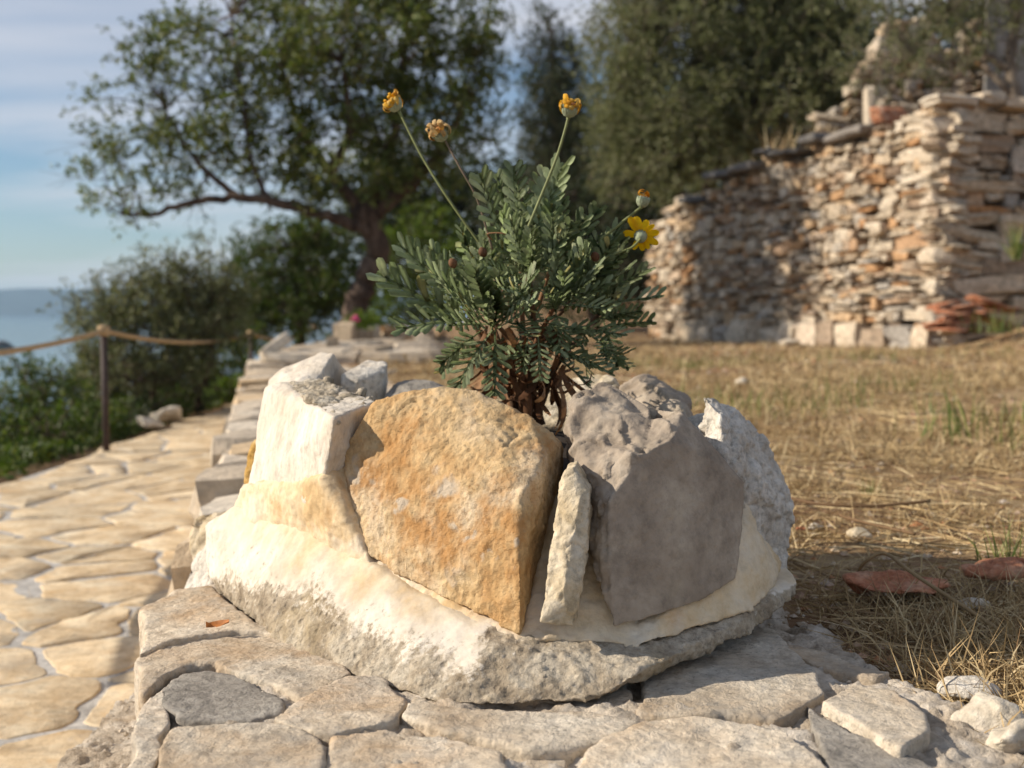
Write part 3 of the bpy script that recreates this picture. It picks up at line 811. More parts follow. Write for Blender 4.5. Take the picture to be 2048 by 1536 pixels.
bv = bv + bn * ((0.003 * fbm(bv * 11, 21, 2) + 0.0012 * fbm(bv * 45, 23, 3)) + bare * (0.0022 * fbm(bv * 60, 24, 3) + 0.0014 * fbm(bv * 170, 25, 3, .6) - 0.0012))[:, None]
base_o = obj('base_stone', bv, bf, M['base'], pl)
at_ = base_o.data.attributes.new('coat', 'FLOAT', 'POINT'); at_.data.foreach_set('value', cval.astype(np.float32))
def coat_nodes(m):
    t = m.node_tree; b = t.nodes['Principled BSDF']; L_ = t.links.new
    old = b.inputs['Base Color'].links[0].from_socket
    a = N(t, 'ShaderNodeAttribute', attribute_name='coat'); tc = N(t, 'ShaderNodeTexCoord')
    n1 = N(t, 'ShaderNodeTexNoise', Scale=11.0, Detail=7.0, Roughness=0.6); L_(tc.outputs['Object'], n1.inputs['Vector'])
    n2 = N(t, 'ShaderNodeTexNoise', Scale=70.0, Detail=6.0, Roughness=0.7); L_(tc.outputs['Object'], n2.inputs['Vector'])
    white = ramp(t, n1.outputs[0], [(0.36, (0.54, 0.455, 0.35)), (0.5, (0.64, 0.575, 0.48)), (0.64, (0.70, 0.645, 0.56))])
    cream = ramp(t, n1.outputs[0], [(0.36, (0.55, 0.405, 0.235)), (0.5, (0.64, 0.525, 0.36)), (0.64, (0.69, 0.60, 0.455))])
    sp = ramp(t, n2.outputs[0], [(0.35, g3(.86)), (0.6, g3(1.0))])
    n5 = N(t, 'ShaderNodeTexNoise', Scale=120.0, Detail=6.0, Roughness=0.75); L_(tc.outputs['Object'], n5.inputs['Vector'])
    ms_ = N(t, 'ShaderNodeMath', operation='MULTIPLY_ADD'); L_(n5.outputs[0], ms_.inputs[0]); ms_.inputs[1].default_value = 3.4; ms_.inputs[2].default_value = -1.7
    ma_ = N(t, 'ShaderNodeMath', operation='ADD'); L_(ms_.outputs[0], ma_.inputs[0]); L_(a.outputs['Fac'], ma_.inputs[1])
    f1 = ramp(t, ma_.outputs[0], [(0.30, g3(0)), (0.80, g3(1))])
    hm2 = N(t, 'ShaderNodeMapRange'); hm2.inputs['From Min'].default_value = 1.0; hm2.inputs['From Max'].default_value = 2.0; L_(a.outputs['Fac'], hm2.inputs['Value'])
    c = mix(t, hm2.outputs[0], white, cream); c = mix(t, 1.0, c, sp, 'MULTIPLY')
    L_(mix(t, f1, old, c), b.inputs['Base Color'])
    bn_ = b.inputs['Normal'].links[0].from_node
    mr_ = N(t, 'ShaderNodeMapRange'); mr_.inputs['To Min'].default_value = 0.85; mr_.inputs['To Max'].default_value = 0.22; L_(f1, mr_.inputs['Value']); L_(mr_.outputs[0], bn_.inputs['Strength'])
coat_nodes(M['base'])
# mortar: fillets round the feet of the stones
mort = []
def on_plane(px, py, a, b, c, push=0.0):
    n_ = (b - a).cross(c - a); d_ = ray(px, py); o_ = Vector((0, 0, CAM_H))
    return o_ + d_ * ((a - o_).dot(n_) / d_.dot(n_)) + d_ * push
_pa, _pb, _pc = on(437, 1196, .004), on(885, 1413, .003), at(735, 1125, 1.345)
foot_pts = [on_plane(x, y, _pa, _pb, _pc, .012) for x, y in ((436, 1080), (520, 1105), (640, 1140), (735, 1150))]
mort.append(hull_mesh(A((470, 1010, 1.612), (484, 972, 1.604), (560, 972, 1.503), (642, 955, 1.382), (664, 935, 1.390), (705, 1065, 1.366), (742, 1128, 1.342)) + foot_pts + [Vector((-0.2, 1.65, 0.12)), Vector((-0.1, 1.5, 0.08))]))
mort.append(hull_mesh(A((655, 930, 1.405), (700, 900, 1.415), (738, 1120, 1.345), (640, 1040, 1.395), (690, 1010, 1.38)) + [Vector((-0.13, 1.55, 0.2)), Vector((-0.13, 1.5, 0.1))]))
mort.append(hull_mesh(A((735, 1130, 1.348), (740, 1100, 1.37), (845, 1150, 1.302), (925, 1205, 1.252), (1040, 1265, 1.202), (1040, 1288, 1.194), (990, 1280, 1.200), (860, 1196, 1.272)) + [Vector((-0.05, 1.45, 0.06)), Vector((0.0, 1.4, 0.06))]))
mort.append(hull_mesh(A((1040, 1285, 1.197), (1065, 1120, 1.285), (1105, 1000, 1.33), (1215, 1010, 1.31), (1205, 1200, 1.235), (1270, 1290, 1.200), (1100, 1274, 1.196)) + [Vector((0.0, 1.45, 0.05)), Vector((0.15, 1.45, 0.05)), Vector((0.05, 1.42, 0.2))]))
mort.append(hull_mesh(A((1190, 1290, 1.20), (1225, 1270, 1.212), (1300, 1250, 1.238), (1400, 1218, 1.275), (1475, 1168, 1.32), (1495, 1040, 1.375), (1555, 1105, 1.46), (1560, 1130, 1.46), (1528, 1200, 1.335), (1275, 1297, 1.190), (1505, 1222, 1.306), (1560, 1150, 1.40)) + [Vector((0.15, 1.5, 0.05)), Vector((0.2, 1.55, 0.20)), Vector((0.3, 1.6, 0.06))]))
mort.append(hull_mesh(A((1490, 1000, 1.40), (1510, 1040, 1.40), (1530, 1180, 1.40), (1470, 1170, 1.335), (1480, 1060, 1.36)) + [Vector((0.3, 1.5, 0.1)), Vector((0.28, 1.5, 0.2))]))
mort.append(hull_mesh([Vector(p) for p in ((-0.33, 1.62, .05), (-0.33, 1.85, .05), (0.30, 1.78, .08), (0.30, 1.5, .08), (0.0, 1.36, .05), (-0.27, 1.65, .2), (-0.26, 1.82, .2), (0.25, 1.75, .2), (0.24, 1.5, .2), (0, 1.40, .2))]))
rock('mortar', mort, M['mortar'], pl, 0.0032, 31, 10, big=0.003, mid=0.0016, fine=0.0008, chip=0.001, chip_scale=30)
# white stone, left
ws = hull_mesh(A((533, 775, 1.62), (565, 768, 1.60), (668, 836, 1.36), (642, 1010, 1.398), (486, 1000, 1.61), (752, 803, 1.47), (735, 830, 1.45), (720, 960, 1.44), (640, 762, 1.62), (510, 900, 1.62)) + A((740, 900, 1.52), (560, 800, 1.68), (520, 1000, 1.70)))
rock('white_stone', [ws], M['white_stone'], pl, 0.003, 41, 1, big=0.0035, mid=0.0010, fine=0.0005, chip=0.001)
# crumbly grey top of the white stone
tp = [hull_mesh(A((572, 770, 1.595), (640, 758, 1.63), (752, 802, 1.475), (668, 834, 1.368), (620, 800, 1.46)) + A((600, 800, 1.58), (700, 826, 1.46)))]
for (x, y, Y, r) in ((655, 764, 1.6, .007), (722, 784, 1.53, .008), (742, 799, 1.49, .008), (590, 772, 1.6, .006), (676, 846, 1.37, .005)):
    c = at(x, y, Y); tp.append(hull_mesh([c + Vector((random.uniform(-1, 1), random.uniform(-1, 1), random.uniform(-1, 1))).normalized() * r for _ in range(12)]))
rock('crumbled_top', tp, M['rough_grey'], pl, 0.0026, 43, 1, big=0.003, mid=0.0035, fine=0.0022)
# orange stone
os_f = A((702, 872, 1.405), (742, 806, 1.40), (800, 782, 1.395), (880, 771, 1.385), (950, 776, 1.375), (1005, 803, 1.36), (1065, 833, 1.34), (1105, 862, 1.345), (1122, 884, 1.35),
         (686, 905, 1.40), (690, 960, 1.39), (712, 1060, 1.365), (738, 1115, 1.345), (845, 1158, 1.285), (925, 1215, 1.24), (1040, 1272, 1.195),
         (1088, 916, 1.282), (1046, 985, 1.232), (1032, 1035, 1.220), (1038, 1120, 1.204), (1042, 1200, 1.194), (870, 950, 1.315))
os_b = A((1126, 900, 1.39), (1118, 1000, 1.38), (1082, 1100, 1.345), (1064, 1245, 1.30), (760, 820, 1.47), (900, 790, 1.46), (1050, 850, 1.43), (720, 1000, 1.46), (800, 1120, 1.42), (1000, 1200, 1.38))
ov, on_, of_ = remesh([hull_mesh(os_f + os_b)], 0.0028, 1)
ov = roughen(ov, on_, 51, big=0.0022, mid=0.0016, fine=0.0012, chip=0.0022, chip_scale=16)
orange_o = obj('orange_stone', ov, of_, M['orange_stone'], pl)
def blotches(o, v, spots, name, wob=0.35):
    val = np.zeros(len(v)); q = v + 0.018 * np.stack([fbm(v * 24, 3, 4, .6), fbm(v * 24, 4, 4, .6), fbm(v * 24, 5, 4, .6)], 1)
    for (x, y, r, a) in spots:
        d = ray(x, y); d = np.array(d / d.y); t = q[:, 1]
        e = np.stack([q[:, 0] - d[0] * t, q[:, 2] - CAM_H - d[2] * t], 1)
        val += a * np.exp(-(e ** 2).sum(1) / r ** 2)
    val = val + wob * fbm(v * 40, 9, 4, .65)
    a_ = o.data.attributes.new(name, 'FLOAT', 'POINT'); a_.data.foreach_set('value', val.astype(np.float32))
# natural iron staining of this rock: brown in the middle and lower right, cream above
blotches(orange_o, ov, ((760, 900, .028, .55), (790, 960, .034, .7), (730, 960, .024, .5), (880, 1020, .040, .6), (1000, 980, .030, .55), (1070, 900, .022, .4), (960, 1110, .036, .6), (1020, 1080, .02, .5), (860, 1090, .03, .55), (1000, 1240, .02, .3), (800, 860, .02, .5), (1085, 860, .02, .3)), 'stain', .45)
blotches(orange_o, ov, ((880, 965, .017, .8), (930, 1052, .008, .9), (760, 1000, .012, .6), (815, 1000, .010, .9), (905, 1150, .022, .7), (760, 1090, .012, .6), (990, 1110, .008, .8), (700, 930, .012, .7), (740, 950, .006, .7)), 'lichen', .30)
m_ = M['orange_stone']; t_ = m_.node_tree; b_ = t_.nodes['Principled BSDF']; old = b_.inputs['Base Color'].links[0].from_socket
for nm, lo, hi, colr in (('stain', -0.10, 1.05, (0.43, 0.225, 0.080)), ('lichen', 0.35, 0.85, (0.52, 0.44, 0.34))):
    a_ = N(t_, 'ShaderNodeAttribute', attribute_name=nm); n_ = N(t_, 'ShaderNodeTexNoise', Scale=85.0, Detail=7.0, Roughness=0.75); tc_ = N(t_, 'ShaderNodeTexCoord'); t_.links.new(tc_.outputs['Object'], n_.inputs['Vector'])
    q_ = N(t_, 'ShaderNodeMath', operation='MULTIPLY_ADD'); t_.links.new(n_.outputs[0], q_.inputs[0]); q_.inputs[1].default_value = 1.0; q_.inputs[2].default_value = -0.5
    w_ = N(t_, 'ShaderNodeMath', operation='ADD'); t_.links.new(q_.outputs[0], w_.inputs[0]); t_.links.new(a_.outputs['Fac'], w_.inputs[1])
    old = mix(t_, ramp(t_, w_.outputs[0], [(lo, g3(0)), (hi, g3(0.9))]), old, colr)
t_.links.new(old, b_.inputs['Base Color'])
# sliver
sl = A((1130, 940, 1.235), (1150, 932, 1.235), (1183, 985, 1.222), (1178, 1080, 1.205), (1150, 1256, 1.172), (1078, 1246, 1.172), (1098, 1100, 1.205), (1120, 970, 1.232), (1160, 1000, 1.212), (1125, 1180, 1.172))
rock('sliver_stone', [hull_mesh(sl + [p + Vector((0.006, 0.05, 0)) for p in sl])], M['cream_stone'], pl, 0.0024, 61, 1, big=0.002, mid=0.0012, fine=0.0007, chip=0.0025, chip_scale=30)
# big grey stone: two hulls so that its upper edge stays notched
gA = A((1136, 862, 1.335), (1150, 786, 1.375), (1172, 776, 1.385), (1213, 764, 1.40), (1240, 790, 1.40), (1268, 806, 1.395), (1300, 818, 1.36), (1222, 968, 1.245), (1196, 1052, 1.235), (1290, 905, 1.265), (1128, 905, 1.33),
       (1215, 1000, 1.232), (1190, 1180, 1.215), (1226, 1256, 1.198), (1300, 1236, 1.225), (1290, 1000, 1.25))
gA += A((1230, 800, 1.47), (1160, 900, 1.45), (1230, 1200, 1.34), (1300, 850, 1.46))
gB = A((1280, 822, 1.375), (1312, 812, 1.37), (1368, 824, 1.33), (1378, 838, 1.325), (1290, 906, 1.263), (1222, 970, 1.243), (1400, 905, 1.31), (1420, 915, 1.315), (1492, 962, 1.355), (1491, 1010, 1.352), (1472, 1160, 1.305), (1400, 1206, 1.26), (1300, 1237, 1.222), (1226, 1257, 1.197), (1198, 1052, 1.232), (1340, 880, 1.285))
gB += A((1390, 860, 1.42), (1450, 980, 1.44), (1450, 1120, 1.42), (1300, 850, 1.47), (1300, 1200, 1.33))
gv, gn, gfc = remesh([hull_mesh(gA), hull_mesh(gB)], 0.0028, 1)
upw = smoothstep(0.15, 0.6, -0.75 * gn[:, 0] + 0.6 * gn[:, 2])
gt, ge = cells(gv * 26 + 0.6 * np.stack([fbm(gv * 20, 3, 2), fbm(gv * 20, 4, 2), fbm(gv * 20, 5, 2)], 1), 9)
gv = gv + gn * (0.0025 * fbm(gv * 9, 71, 2) + 0.0008 * fbm(gv * 50, 72, 3) + 0.0004 * fbm(gv * 160, 73, 3) + upw * (0.010 * fbm(gv * 22, 74, 4) + 0.012 * gt - 0.003))[:, None]
obj('grey_stone', gv, gfc, M['grey_stone'], pl)
# white rough stone, right
wr = A((1406, 792, 1.455), (1425, 790, 1.46), (1462, 803, 1.47), (1532, 872, 1.50), (1582, 990, 1.50), (1586, 1050, 1.49), (1560, 1092, 1.465), (1500, 1000, 1.40), (1492, 960, 1.39), (1400, 905, 1.41), (1405, 840, 1.44), (1440, 830, 1.40), (1450, 910, 1.38), (1560, 1170, 1.46), (1500, 1130, 1.40))
rock('chalky_stone', [hull_mesh(wr + A((1470, 830, 1.56), (1560, 960, 1.58), (1550, 1100, 1.56), (1420, 900, 1.52)))], M['chalk_stone'], pl, 0.003, 81, 1, big=0.004, mid=0.003, fine=0.0016, chip=0.006, chip_scale=20)
# rear ring
rb = A((535, 762, 1.86), (560, 735, 1.88), (640, 704, 1.90), (668, 706, 1.88), (692, 744, 1.95), (694, 800, 1.95), (612, 792, 1.775), (650, 735, 1.82), (585, 770, 1.79), (535, 810, 1.84), (640, 900, 1.77), (535, 900, 1.84))
rock('rear_stone', [hull_mesh(rb + A((570, 760, 1.98), (660, 730, 1.98), (690, 900, 1.95)))], M['white_stone'], pl, 0.0034, 91, 1, big=0.003, mid=0.0015, fine=0.0005)
rc = A((685, 748, 1.84), (735, 722, 1.92), (774, 722, 1.90), (776, 728, 1.88), (765, 812, 1.86), (720, 760, 1.83), (690, 800, 1.82), (770, 745, 1.86))
rock('rear_stone', [hull_mesh(rc + A((690, 900, 1.84), (760, 900, 1.86), (735, 740, 2.0), (776, 760, 1.98), (700, 880, 1.95)))], M['chalk_stone'], pl, 0.0034, 92, 1, big=0.003, mid=0.002, fine=0.0006)
rd = A((765, 790, 1.84), (790, 764, 1.86), (860, 762, 1.86), (905, 780, 1.84), (910, 900, 1.82), (760, 900, 1.83), (840, 790, 1.80))
rock('rear_stone', [hull_mesh(back(rd, 0, 0.09, 0, .1))], M['slab_grey'], pl, 0.004, 93, 2, big=0.006, mid=0.002)
r1 = A((960, 800, 1.80), (1000, 782, 1.80), (1100, 772, 1.80), (1130, 764, 1.81), (1222, 758, 1.80), (1238, 770, 1.79), (1236, 900, 1.77), (950, 900, 1.78), (1160, 850, 1.75), (1000, 850, 1.76))
rock('rear_stone', [hull_mesh(back(r1, 0, 0.09, 0, .1))], M['cream_stone'], pl, 0.004, 94, 2, big=0.006, mid=0.002, chip=0.004)
r2 = A((1240, 790, 1.77), (1238, 772, 1.76), (1280, 754, 1.74), (1305, 768, 1.72), (1365, 812, 1.66), (1380, 900, 1.62), (1240, 900, 1.70), (1300, 830, 1.66))
rock('rear_stone', [hull_mesh(back(r2, 0.03, 0.09, 0, .1))], M['grey_stone'], pl, 0.004, 95, 2, big=0.005, mid=0.002, chip=0.005)
r3 = A((1370, 840, 1.60), (1392, 828, 1.58), (1412, 830, 1.56), (1420, 930, 1.52), (1375, 930, 1.54))
rock('rear_stone', [hull_mesh(back(r3, 0.04, 0.05, 0, .1))], M['chalk_stone'], pl, 0.004, 96, 2, big=0.004, mid=0.002)
ys = A((500, 900, 1.70), (516, 878, 1.70), (528, 880, 1.70), (498, 1000, 1.67), (487, 965, 1.68), (490, 930, 1.68), (505, 985, 1.66))
rock('yellow_stone', [hull_mesh(back(ys, 0.05, 0.04, 0, .1))], M['yellow_stone'], pl, 0.003, 97, 1, big=0.004, mid=0.003, fine=0.001)
# cemented stones on the planter's left rear flank
for j, (q, mt) in enumerate(((A((380, 1050, 1.80), (395, 1030, 1.82), (430, 1020, 1.82), (450, 1060, 1.76), (440, 1160, 1.72), (382, 1120, 1.77)), 'cream_stone'), (A((372, 1150, 1.72), (385, 1110, 1.74), (415, 1080, 1.72), (430, 1180, 1.64), (400, 1195, 1.66), (365, 1185, 1.70)), 'chalk_stone'))):
    rock('rim_stone', [hull_mesh(back(q, 0.08, 0.08, 0, .1))], M[mt], pl, 0.004, 98 + j, 2, big=0.006, mid=0.003, chip=0.005)
# soil inside
th = np.linspace(0, 2 * math.pi, 49)[:-1]
so = [(0.02, 1.6, 0.235)]
for r in (0.3, 0.6, 0.85, 1.0):
    for a in th: so.append((0.02 + 0.235 * r * math.cos(a), 1.60 + 0.20 * r * math.sin(a), 0.232 - 0.03 * r + random.uniform(-.006, .006)))
sf = [[0, 1 + i, 1 + (i + 1) % 48] for i in range(48)] + [[1 + k * 48 + i, 1 + (k + 1) * 48 + i, 1 + (k + 1) * 48 + (i + 1) % 48, 1 + k * 48 + (i + 1) % 48] for k in range(3) for i in range(48)]
obj('soil', so, sf, M['soil'], pl)

# ------------------------------------------------------------------ HERO: the flowering bush
def leaf_data(seed, pairs=9, bend=0.12, vee=0.5, width=0.24, side=0.0, curl=0.0):
    """a comb-lobed leaf along +Y, unit length"""
    rr = random.Random(seed); v = []; f = []
    def P(t): return Vector((side * t * t, t - 0.15 * bend * t * t, bend * t * t + curl * t ** 4))
    segs = 8
    for i in range(segs + 1):
        t = i / segs; p = P(t * 0.93); w = 0.020 + 0.014 * math.sin(math.pi * min(1, t * 1.1)) if t > .25 else 0.016
        if t > 0.92: w *= 0.6
        v += [p + Vector((-w, 0, 0.008)), p + Vector((0, 0, -0.006)), p + Vector((w, 0, 0.008))]
    for i in range(segs):
        a = i * 3
        f += [[a, a + 1, a + 4, a + 3], [a + 1, a + 2, a + 5, a + 4]]
    def lobe(t, sgn, ln, ang, wd, up):
        p = P(t); d = Vector((sgn * math.sin(ang) * math.cos(up), math.cos(ang), math.sin(ang) * math.sin(up))); d.normalize()
        s = Vector((-sgn * math.cos(ang), math.sin(ang) * 1.0, 0)); s = (s - d * s.dot(d)).normalized(); nn = d.cross(s)
        n0 = len(v)
        for (q, wq, dz) in ((0.0, 0.55, 0), (0.35, 0.75, -0.03), (0.7, 1.0, -0.02), (0.92, 0.75, 0.02)):
            v.append(p + d * ln * q + s * wd * wq + nn * ln * (dz + .05)); v.append(p + d * ln * q + nn * ln * dz - nn * wd * .15); v.append(p + d * ln * q - s * wd * wq + nn * ln * (dz + .05))
        v.append(p + d * ln)
        for k2 in range(3):
            a = n0 + k2 * 3
            f.extend([[a, a + 1, a + 4, a + 3], [a + 1, a + 2, a + 5, a + 4]])
        a = n0 + 9
        f.extend([[a, a + 1, n0 + 12], [a + 1, a + 2, n0 + 12]])
    for i in range(pairs):
        t = 0.24 + 0.66 * i / (pairs - 1)
        env = math.sin(math.pi * (0.22 + 0.62 * (i + 0.5) / pairs)) 
        for sgn in (-1, 1):
            ln = width * (0.55 + 0.6 * env) * rr.uniform(0.88, 1.12)
            lobe(t + rr.uniform(-.01, .01), sgn, ln, math.radians(rr.uniform(46, 62)) * (1.0 - 0.35 * i / pairs), 0.040 * rr.uniform(.85, 1.15), vee + rr.uniform(-.15, .15))
    for sgn, an in ((-1, 16), (1, 16), (1, 0)):
        lobe(0.90, sgn, 0.12, math.radians(an), 0.028, vee * .6)
    return v, f
def leaf_mesh(seed, mat, name='leaf', thick=0.006, **kw):
    v, f = leaf_data(seed, **kw)
    bm = bmesh.new(); bv = [bm.verts.new(x) for x in v]
    for q in f: bm.faces.new([bv[i] for i in q])
    bmesh.ops.solidify(bm, geom=bm.faces[:], thickness=thick)
    me = bpy.data.meshes.new(name); bm.to_mesh(me); bm.free()
    me.polygons.foreach_set('use_smooth', np.full(len(me.polygons), True)); me.materials.append(mat)
    return me
LEAVES = [leaf_mesh(s, M['plant_leaf'], pairs=random.choice((6, 7, 7)), bend=b_, vee=vv, width=w_, side=sd) for s, b_, vv, w_, sd in
          ((1, 0.12, 0.45, 0.25, 0.02), (2, 0.22, 0.35, 0.23, -0.03), (3, 0.05, 0.6, 0.24, 0.05), (4, 0.30, 0.45, 0.24, 0.0), (5, -0.10, 0.25, 0.26, -0.04), (6, 0.16, 0.65, 0.25, 0.03), (7, -0.22, 0.2, 0.25, 0.03))]
DEADL = [] and [leaf_mesh(20 + s, M['dead_leaf'], 'dead_leaf', pairs=6, bend=b_, vee=1.1, width=0.10, side=sd, curl=cu) for s, b_, sd, cu in ((1, 0.5, 0.2, -0.6), (2, -0.4, -0.3, 0.7), (3, 0.7, 0.4, 0.2))]
bush = thing('daisy_bush', at(1050, 850, 1.60), 'grey green comb-leaved daisy bush with yellow flowers growing in the stone planter', 'plant')
def put_leaf(p0, p1, me, up=Vector((0, -0.35, 1)), roll=0.0, name='leaf'):
    d = p1 - p0; L = d.length; y = d.normalized(); z = up - y * up.dot(y)
    if z.length < 1e-3: z = Vector((0, -1, 0)) - y * (-y.y)
    z.normalize(); x = y.cross(z); q = Matrix((x, y, z)).transposed().to_quaternion()
    if roll: q = q @ Matrix.Rotation(roll, 3, 'Y').to_quaternion()
    return link(name, me, p0, bush, q, (L, L, L))
# stems: woody base then green leafy shoots ending in rosettes
foot = at(1050, 852, 1.60)
ROS = [at(1040, 520, 1.60), at(985, 640, 1.53), at(930, 615, 1.60), at(1100, 540, 1.58), at(1170, 575, 1.60), at(1000, 560, 1.66), at(1110, 610, 1.52), at(1195, 630, 1.62), at(1060, 560, 1.53), at(950, 570, 1.68)]
for k, r in enumerate(ROS):
    st = foot + Vector((random.uniform(-.02, .025), random.uniform(-.02, .02), 0.0))
    mid = Vector((st.x * .68 + r.x * .32, st.y * .7 + r.y * .3, st.z * .42 + r.z * .58)) + Vector((random.uniform(-.012, .012), random.uniform(-.012, .012), 0))
    pp = smooth_path([st, st.lerp(mid, .5) + Vector((random.uniform(-.012, .012), 0, 0)), mid, r], 5)
    m = MB(); m.tube(pp, list(np.linspace(0.0052, 0.0030, len(pp))), 7); m.build('stem', M['stem'] if k % 3 else M['dead_leaf'], bush)
HAND = [  # base px, tip px, depth base, depth tip, variant, roll
    ((962, 655), (748, 562), 1.56, 1.55, 2, 0.2), ((940, 610), (783, 503), 1.58, 1.55, 0, 0.1), ((930, 600), (822, 492), 1.6, 1.62, 1, -.2), ((960, 640), (798, 642), 1.53, 1.47, 4, .3), ((970, 560), (905, 462), 1.62, 1.62, 1, .5),
    ((985, 640), (845, 560), 1.52, 1.45, 0, 0), ((1015, 500), (948, 350), 1.6, 1.58, 0, .3), ((1040, 490), (1036, 342), 1.62, 1.66, 1, 0), ((1060, 490), (1132, 334), 1.58, 1.6, 5, -.3), ((1030, 470), (985, 365), 1.64, 1.68, 3, 0), ((1055, 500), (1090, 352), 1.62, 1.66, 2, 0),
    ((1105, 520), (1143, 402), 1.6, 1.6, 1, -.2), ((1120, 530), (1202, 424), 1.58, 1.6, 0, -.2), ((1170, 560), (1250, 458), 1.6, 1.6, 5, -.4), ((1150, 560), (1232, 480), 1.62, 1.66, 0, 0), ((1185, 610), (1324, 595), 1.6, 1.58, 2, -.2), ((1180, 600), (1298, 548), 1.62, 1.64, 0, -.3),
    ((1180, 580), (1262, 505), 1.6, 1.58, 1, 0), ((1190, 640), (1272, 628), 1.6, 1.62, 4, 0), ((1205, 635), (1232, 728), 1.6, 1.58, 6, .6), ((1180, 640), (1160, 690), 1.58, 1.56, 4, 0),
    ((985, 660), (905, 768), 1.51, 1.48, 4, .2), ((990, 660), (992, 778), 1.50, 1.46, 6, 0), ((965, 660), (880, 722), 1.52, 1.5, 4, -.2), ((985, 655), (1085, 548), 1.51, 1.48, 0, -.3), ((990, 660), (1085, 608), 1.50, 1.46, 5, -.2), ((1110, 610), (1120, 700), 1.54, 1.5, 4, 0), ((1060, 660), (1040, 735), 1.54, 1.52, 6, .2),
    ((985, 650), (955, 520), 1.52, 1.48, 1, 0), ((990, 645), (1010, 525), 1.52, 1.48, 3, 0), ((980, 650), (900, 640), 1.52, 1.45, 4, 0), ((990, 655), (880, 600), 1.51, 1.43, 0, .2),
    ((1060, 560), (1070, 450), 1.53, 1.50, 1, 0), ((1060, 560), (1010, 440), 1.54, 1.52, 0, .2), ((1100, 545), (1110, 430), 1.56, 1.55, 3, 0), ((1110, 600), (1200, 560), 1.53, 1.48, 0, -.2), ((1110, 610), (1215, 612), 1.52, 1.46, 4, 0), ((1115, 605), (1165, 520), 1.54, 1.5, 1, 0), ((960, 600), (990, 470), 1.62, 1.6, 1, 0), ((930, 610), (870, 530), 1.58, 1.52, 3, 0), ((1170, 580), (1190, 470), 1.6, 1.6, 2, 0),
]
for (b0, t0, Y0, Y1, vi, ro) in HAND:
    put_leaf(at(b0[0], b0[1], Y0), at(t0[0], t0[1], Y1), LEAVES[vi], Vector((random.uniform(-.3, .3), -0.9 + random.uniform(-.4, .4), 0.75)), ro)
rr = random.Random(5)
for r in ROS:
    out = (r - at(1040, 640, 1.62)); out.z = abs(out.z) + 0.02
    for _ in range(8):
        d = Vector((rr.gauss(0, 1), rr.gauss(0, 1), rr.gauss(0.35, .7))).normalized() + out.normalized() * 0.7
        d.normalize(); L = rr.uniform(0.055, 0.092)
        if d.z < -0.2: d.z *= -1
        put_leaf(r - Vector((0, 0, rr.uniform(0, .02))), r + d * L, rr.choice(LEAVES[:4]), Vector((d.x * .2, -0.8, .8)), rr.uniform(-.6, .6))
    for _ in range(3):   # small young leaves in the heart
        d = Vector((rr.gauss(0, .5), rr.gauss(0, .5), 1)).normalized()
        put_leaf(r, r + d * rr.uniform(.03, .05), LEAVES[3], Vector((rr.uniform(-1, 1), -1, .3)), 0)
for _ in range(24):   # lower leaves, drooping
    r = rr.choice(ROS[1:]); r = Vector((r.x * .9, r.y, min(r.z, rr.uniform(.36, .47)))); p = r + Vector((rr.uniform(-.02, .02), rr.uniform(-.02, .02), -.03)); d = Vector((rr.gauss(0, 1), rr.gauss(-.3, .7), rr.uniform(-1.1, .5))).normalized()
    put_leaf(p, p + d * rr.uniform(.06, .09), LEAVES[rr.choice((4, 6))], Vector((0, -.6, 1)), 0)
# flower heads
def petal_strip(mb, o, d, axis, ln, wd, curl):
    """one ray petal: starts at o, runs along d, bends towards axis by curl"""
    d = d.normalized(); s = d.cross(axis).normalized(); n0 = len(mb.v); nseg = 6; p = Vector(o); ang = 0.0
    for k in range(nseg + 1):
        t = k / nseg; w = wd * (0.45 + 0.85 * math.sin(math.pi * (0.12 + 0.72 * t))) * (0.55 if k == nseg else 1)
        dirv = d * math.cos(ang) + axis * math.sin(ang); nn = dirv.cross(s)
        mb.v += [tuple(p - s * w), tuple(p + nn * w * .35), tuple(p + s * w)]
        p = p + dirv * (ln / nseg); ang += curl / nseg
    for k in range(nseg):
        a = n0 + k * 3
        mb.f += [[a, a + 1, a + 4, a + 3], [a + 1, a + 2, a + 5, a + 4]]
for _ in range(110):  # dead brown leaves, shrivelled, hanging round the stems
    a_ = at(rr.uniform(955, 1130), rr.uniform(650, 775), rr.uniform(1.54, 1.66))
    m = MB(); d_ = Vector((rr.gauss(0, .5), rr.gauss(0, .4), -1)); sd_ = Vector((rr.uniform(-1, 1), rr.uniform(-1, 1), rr.uniform(-.2, .2)))
    petal_strip(m, a_, d_, sd_.normalized(), rr.uniform(.04, .085), rr.uniform(.0022, .0052), rr.uniform(-5, 5))
    m.build('dead_leaf', M['dead_leaf'], bush)
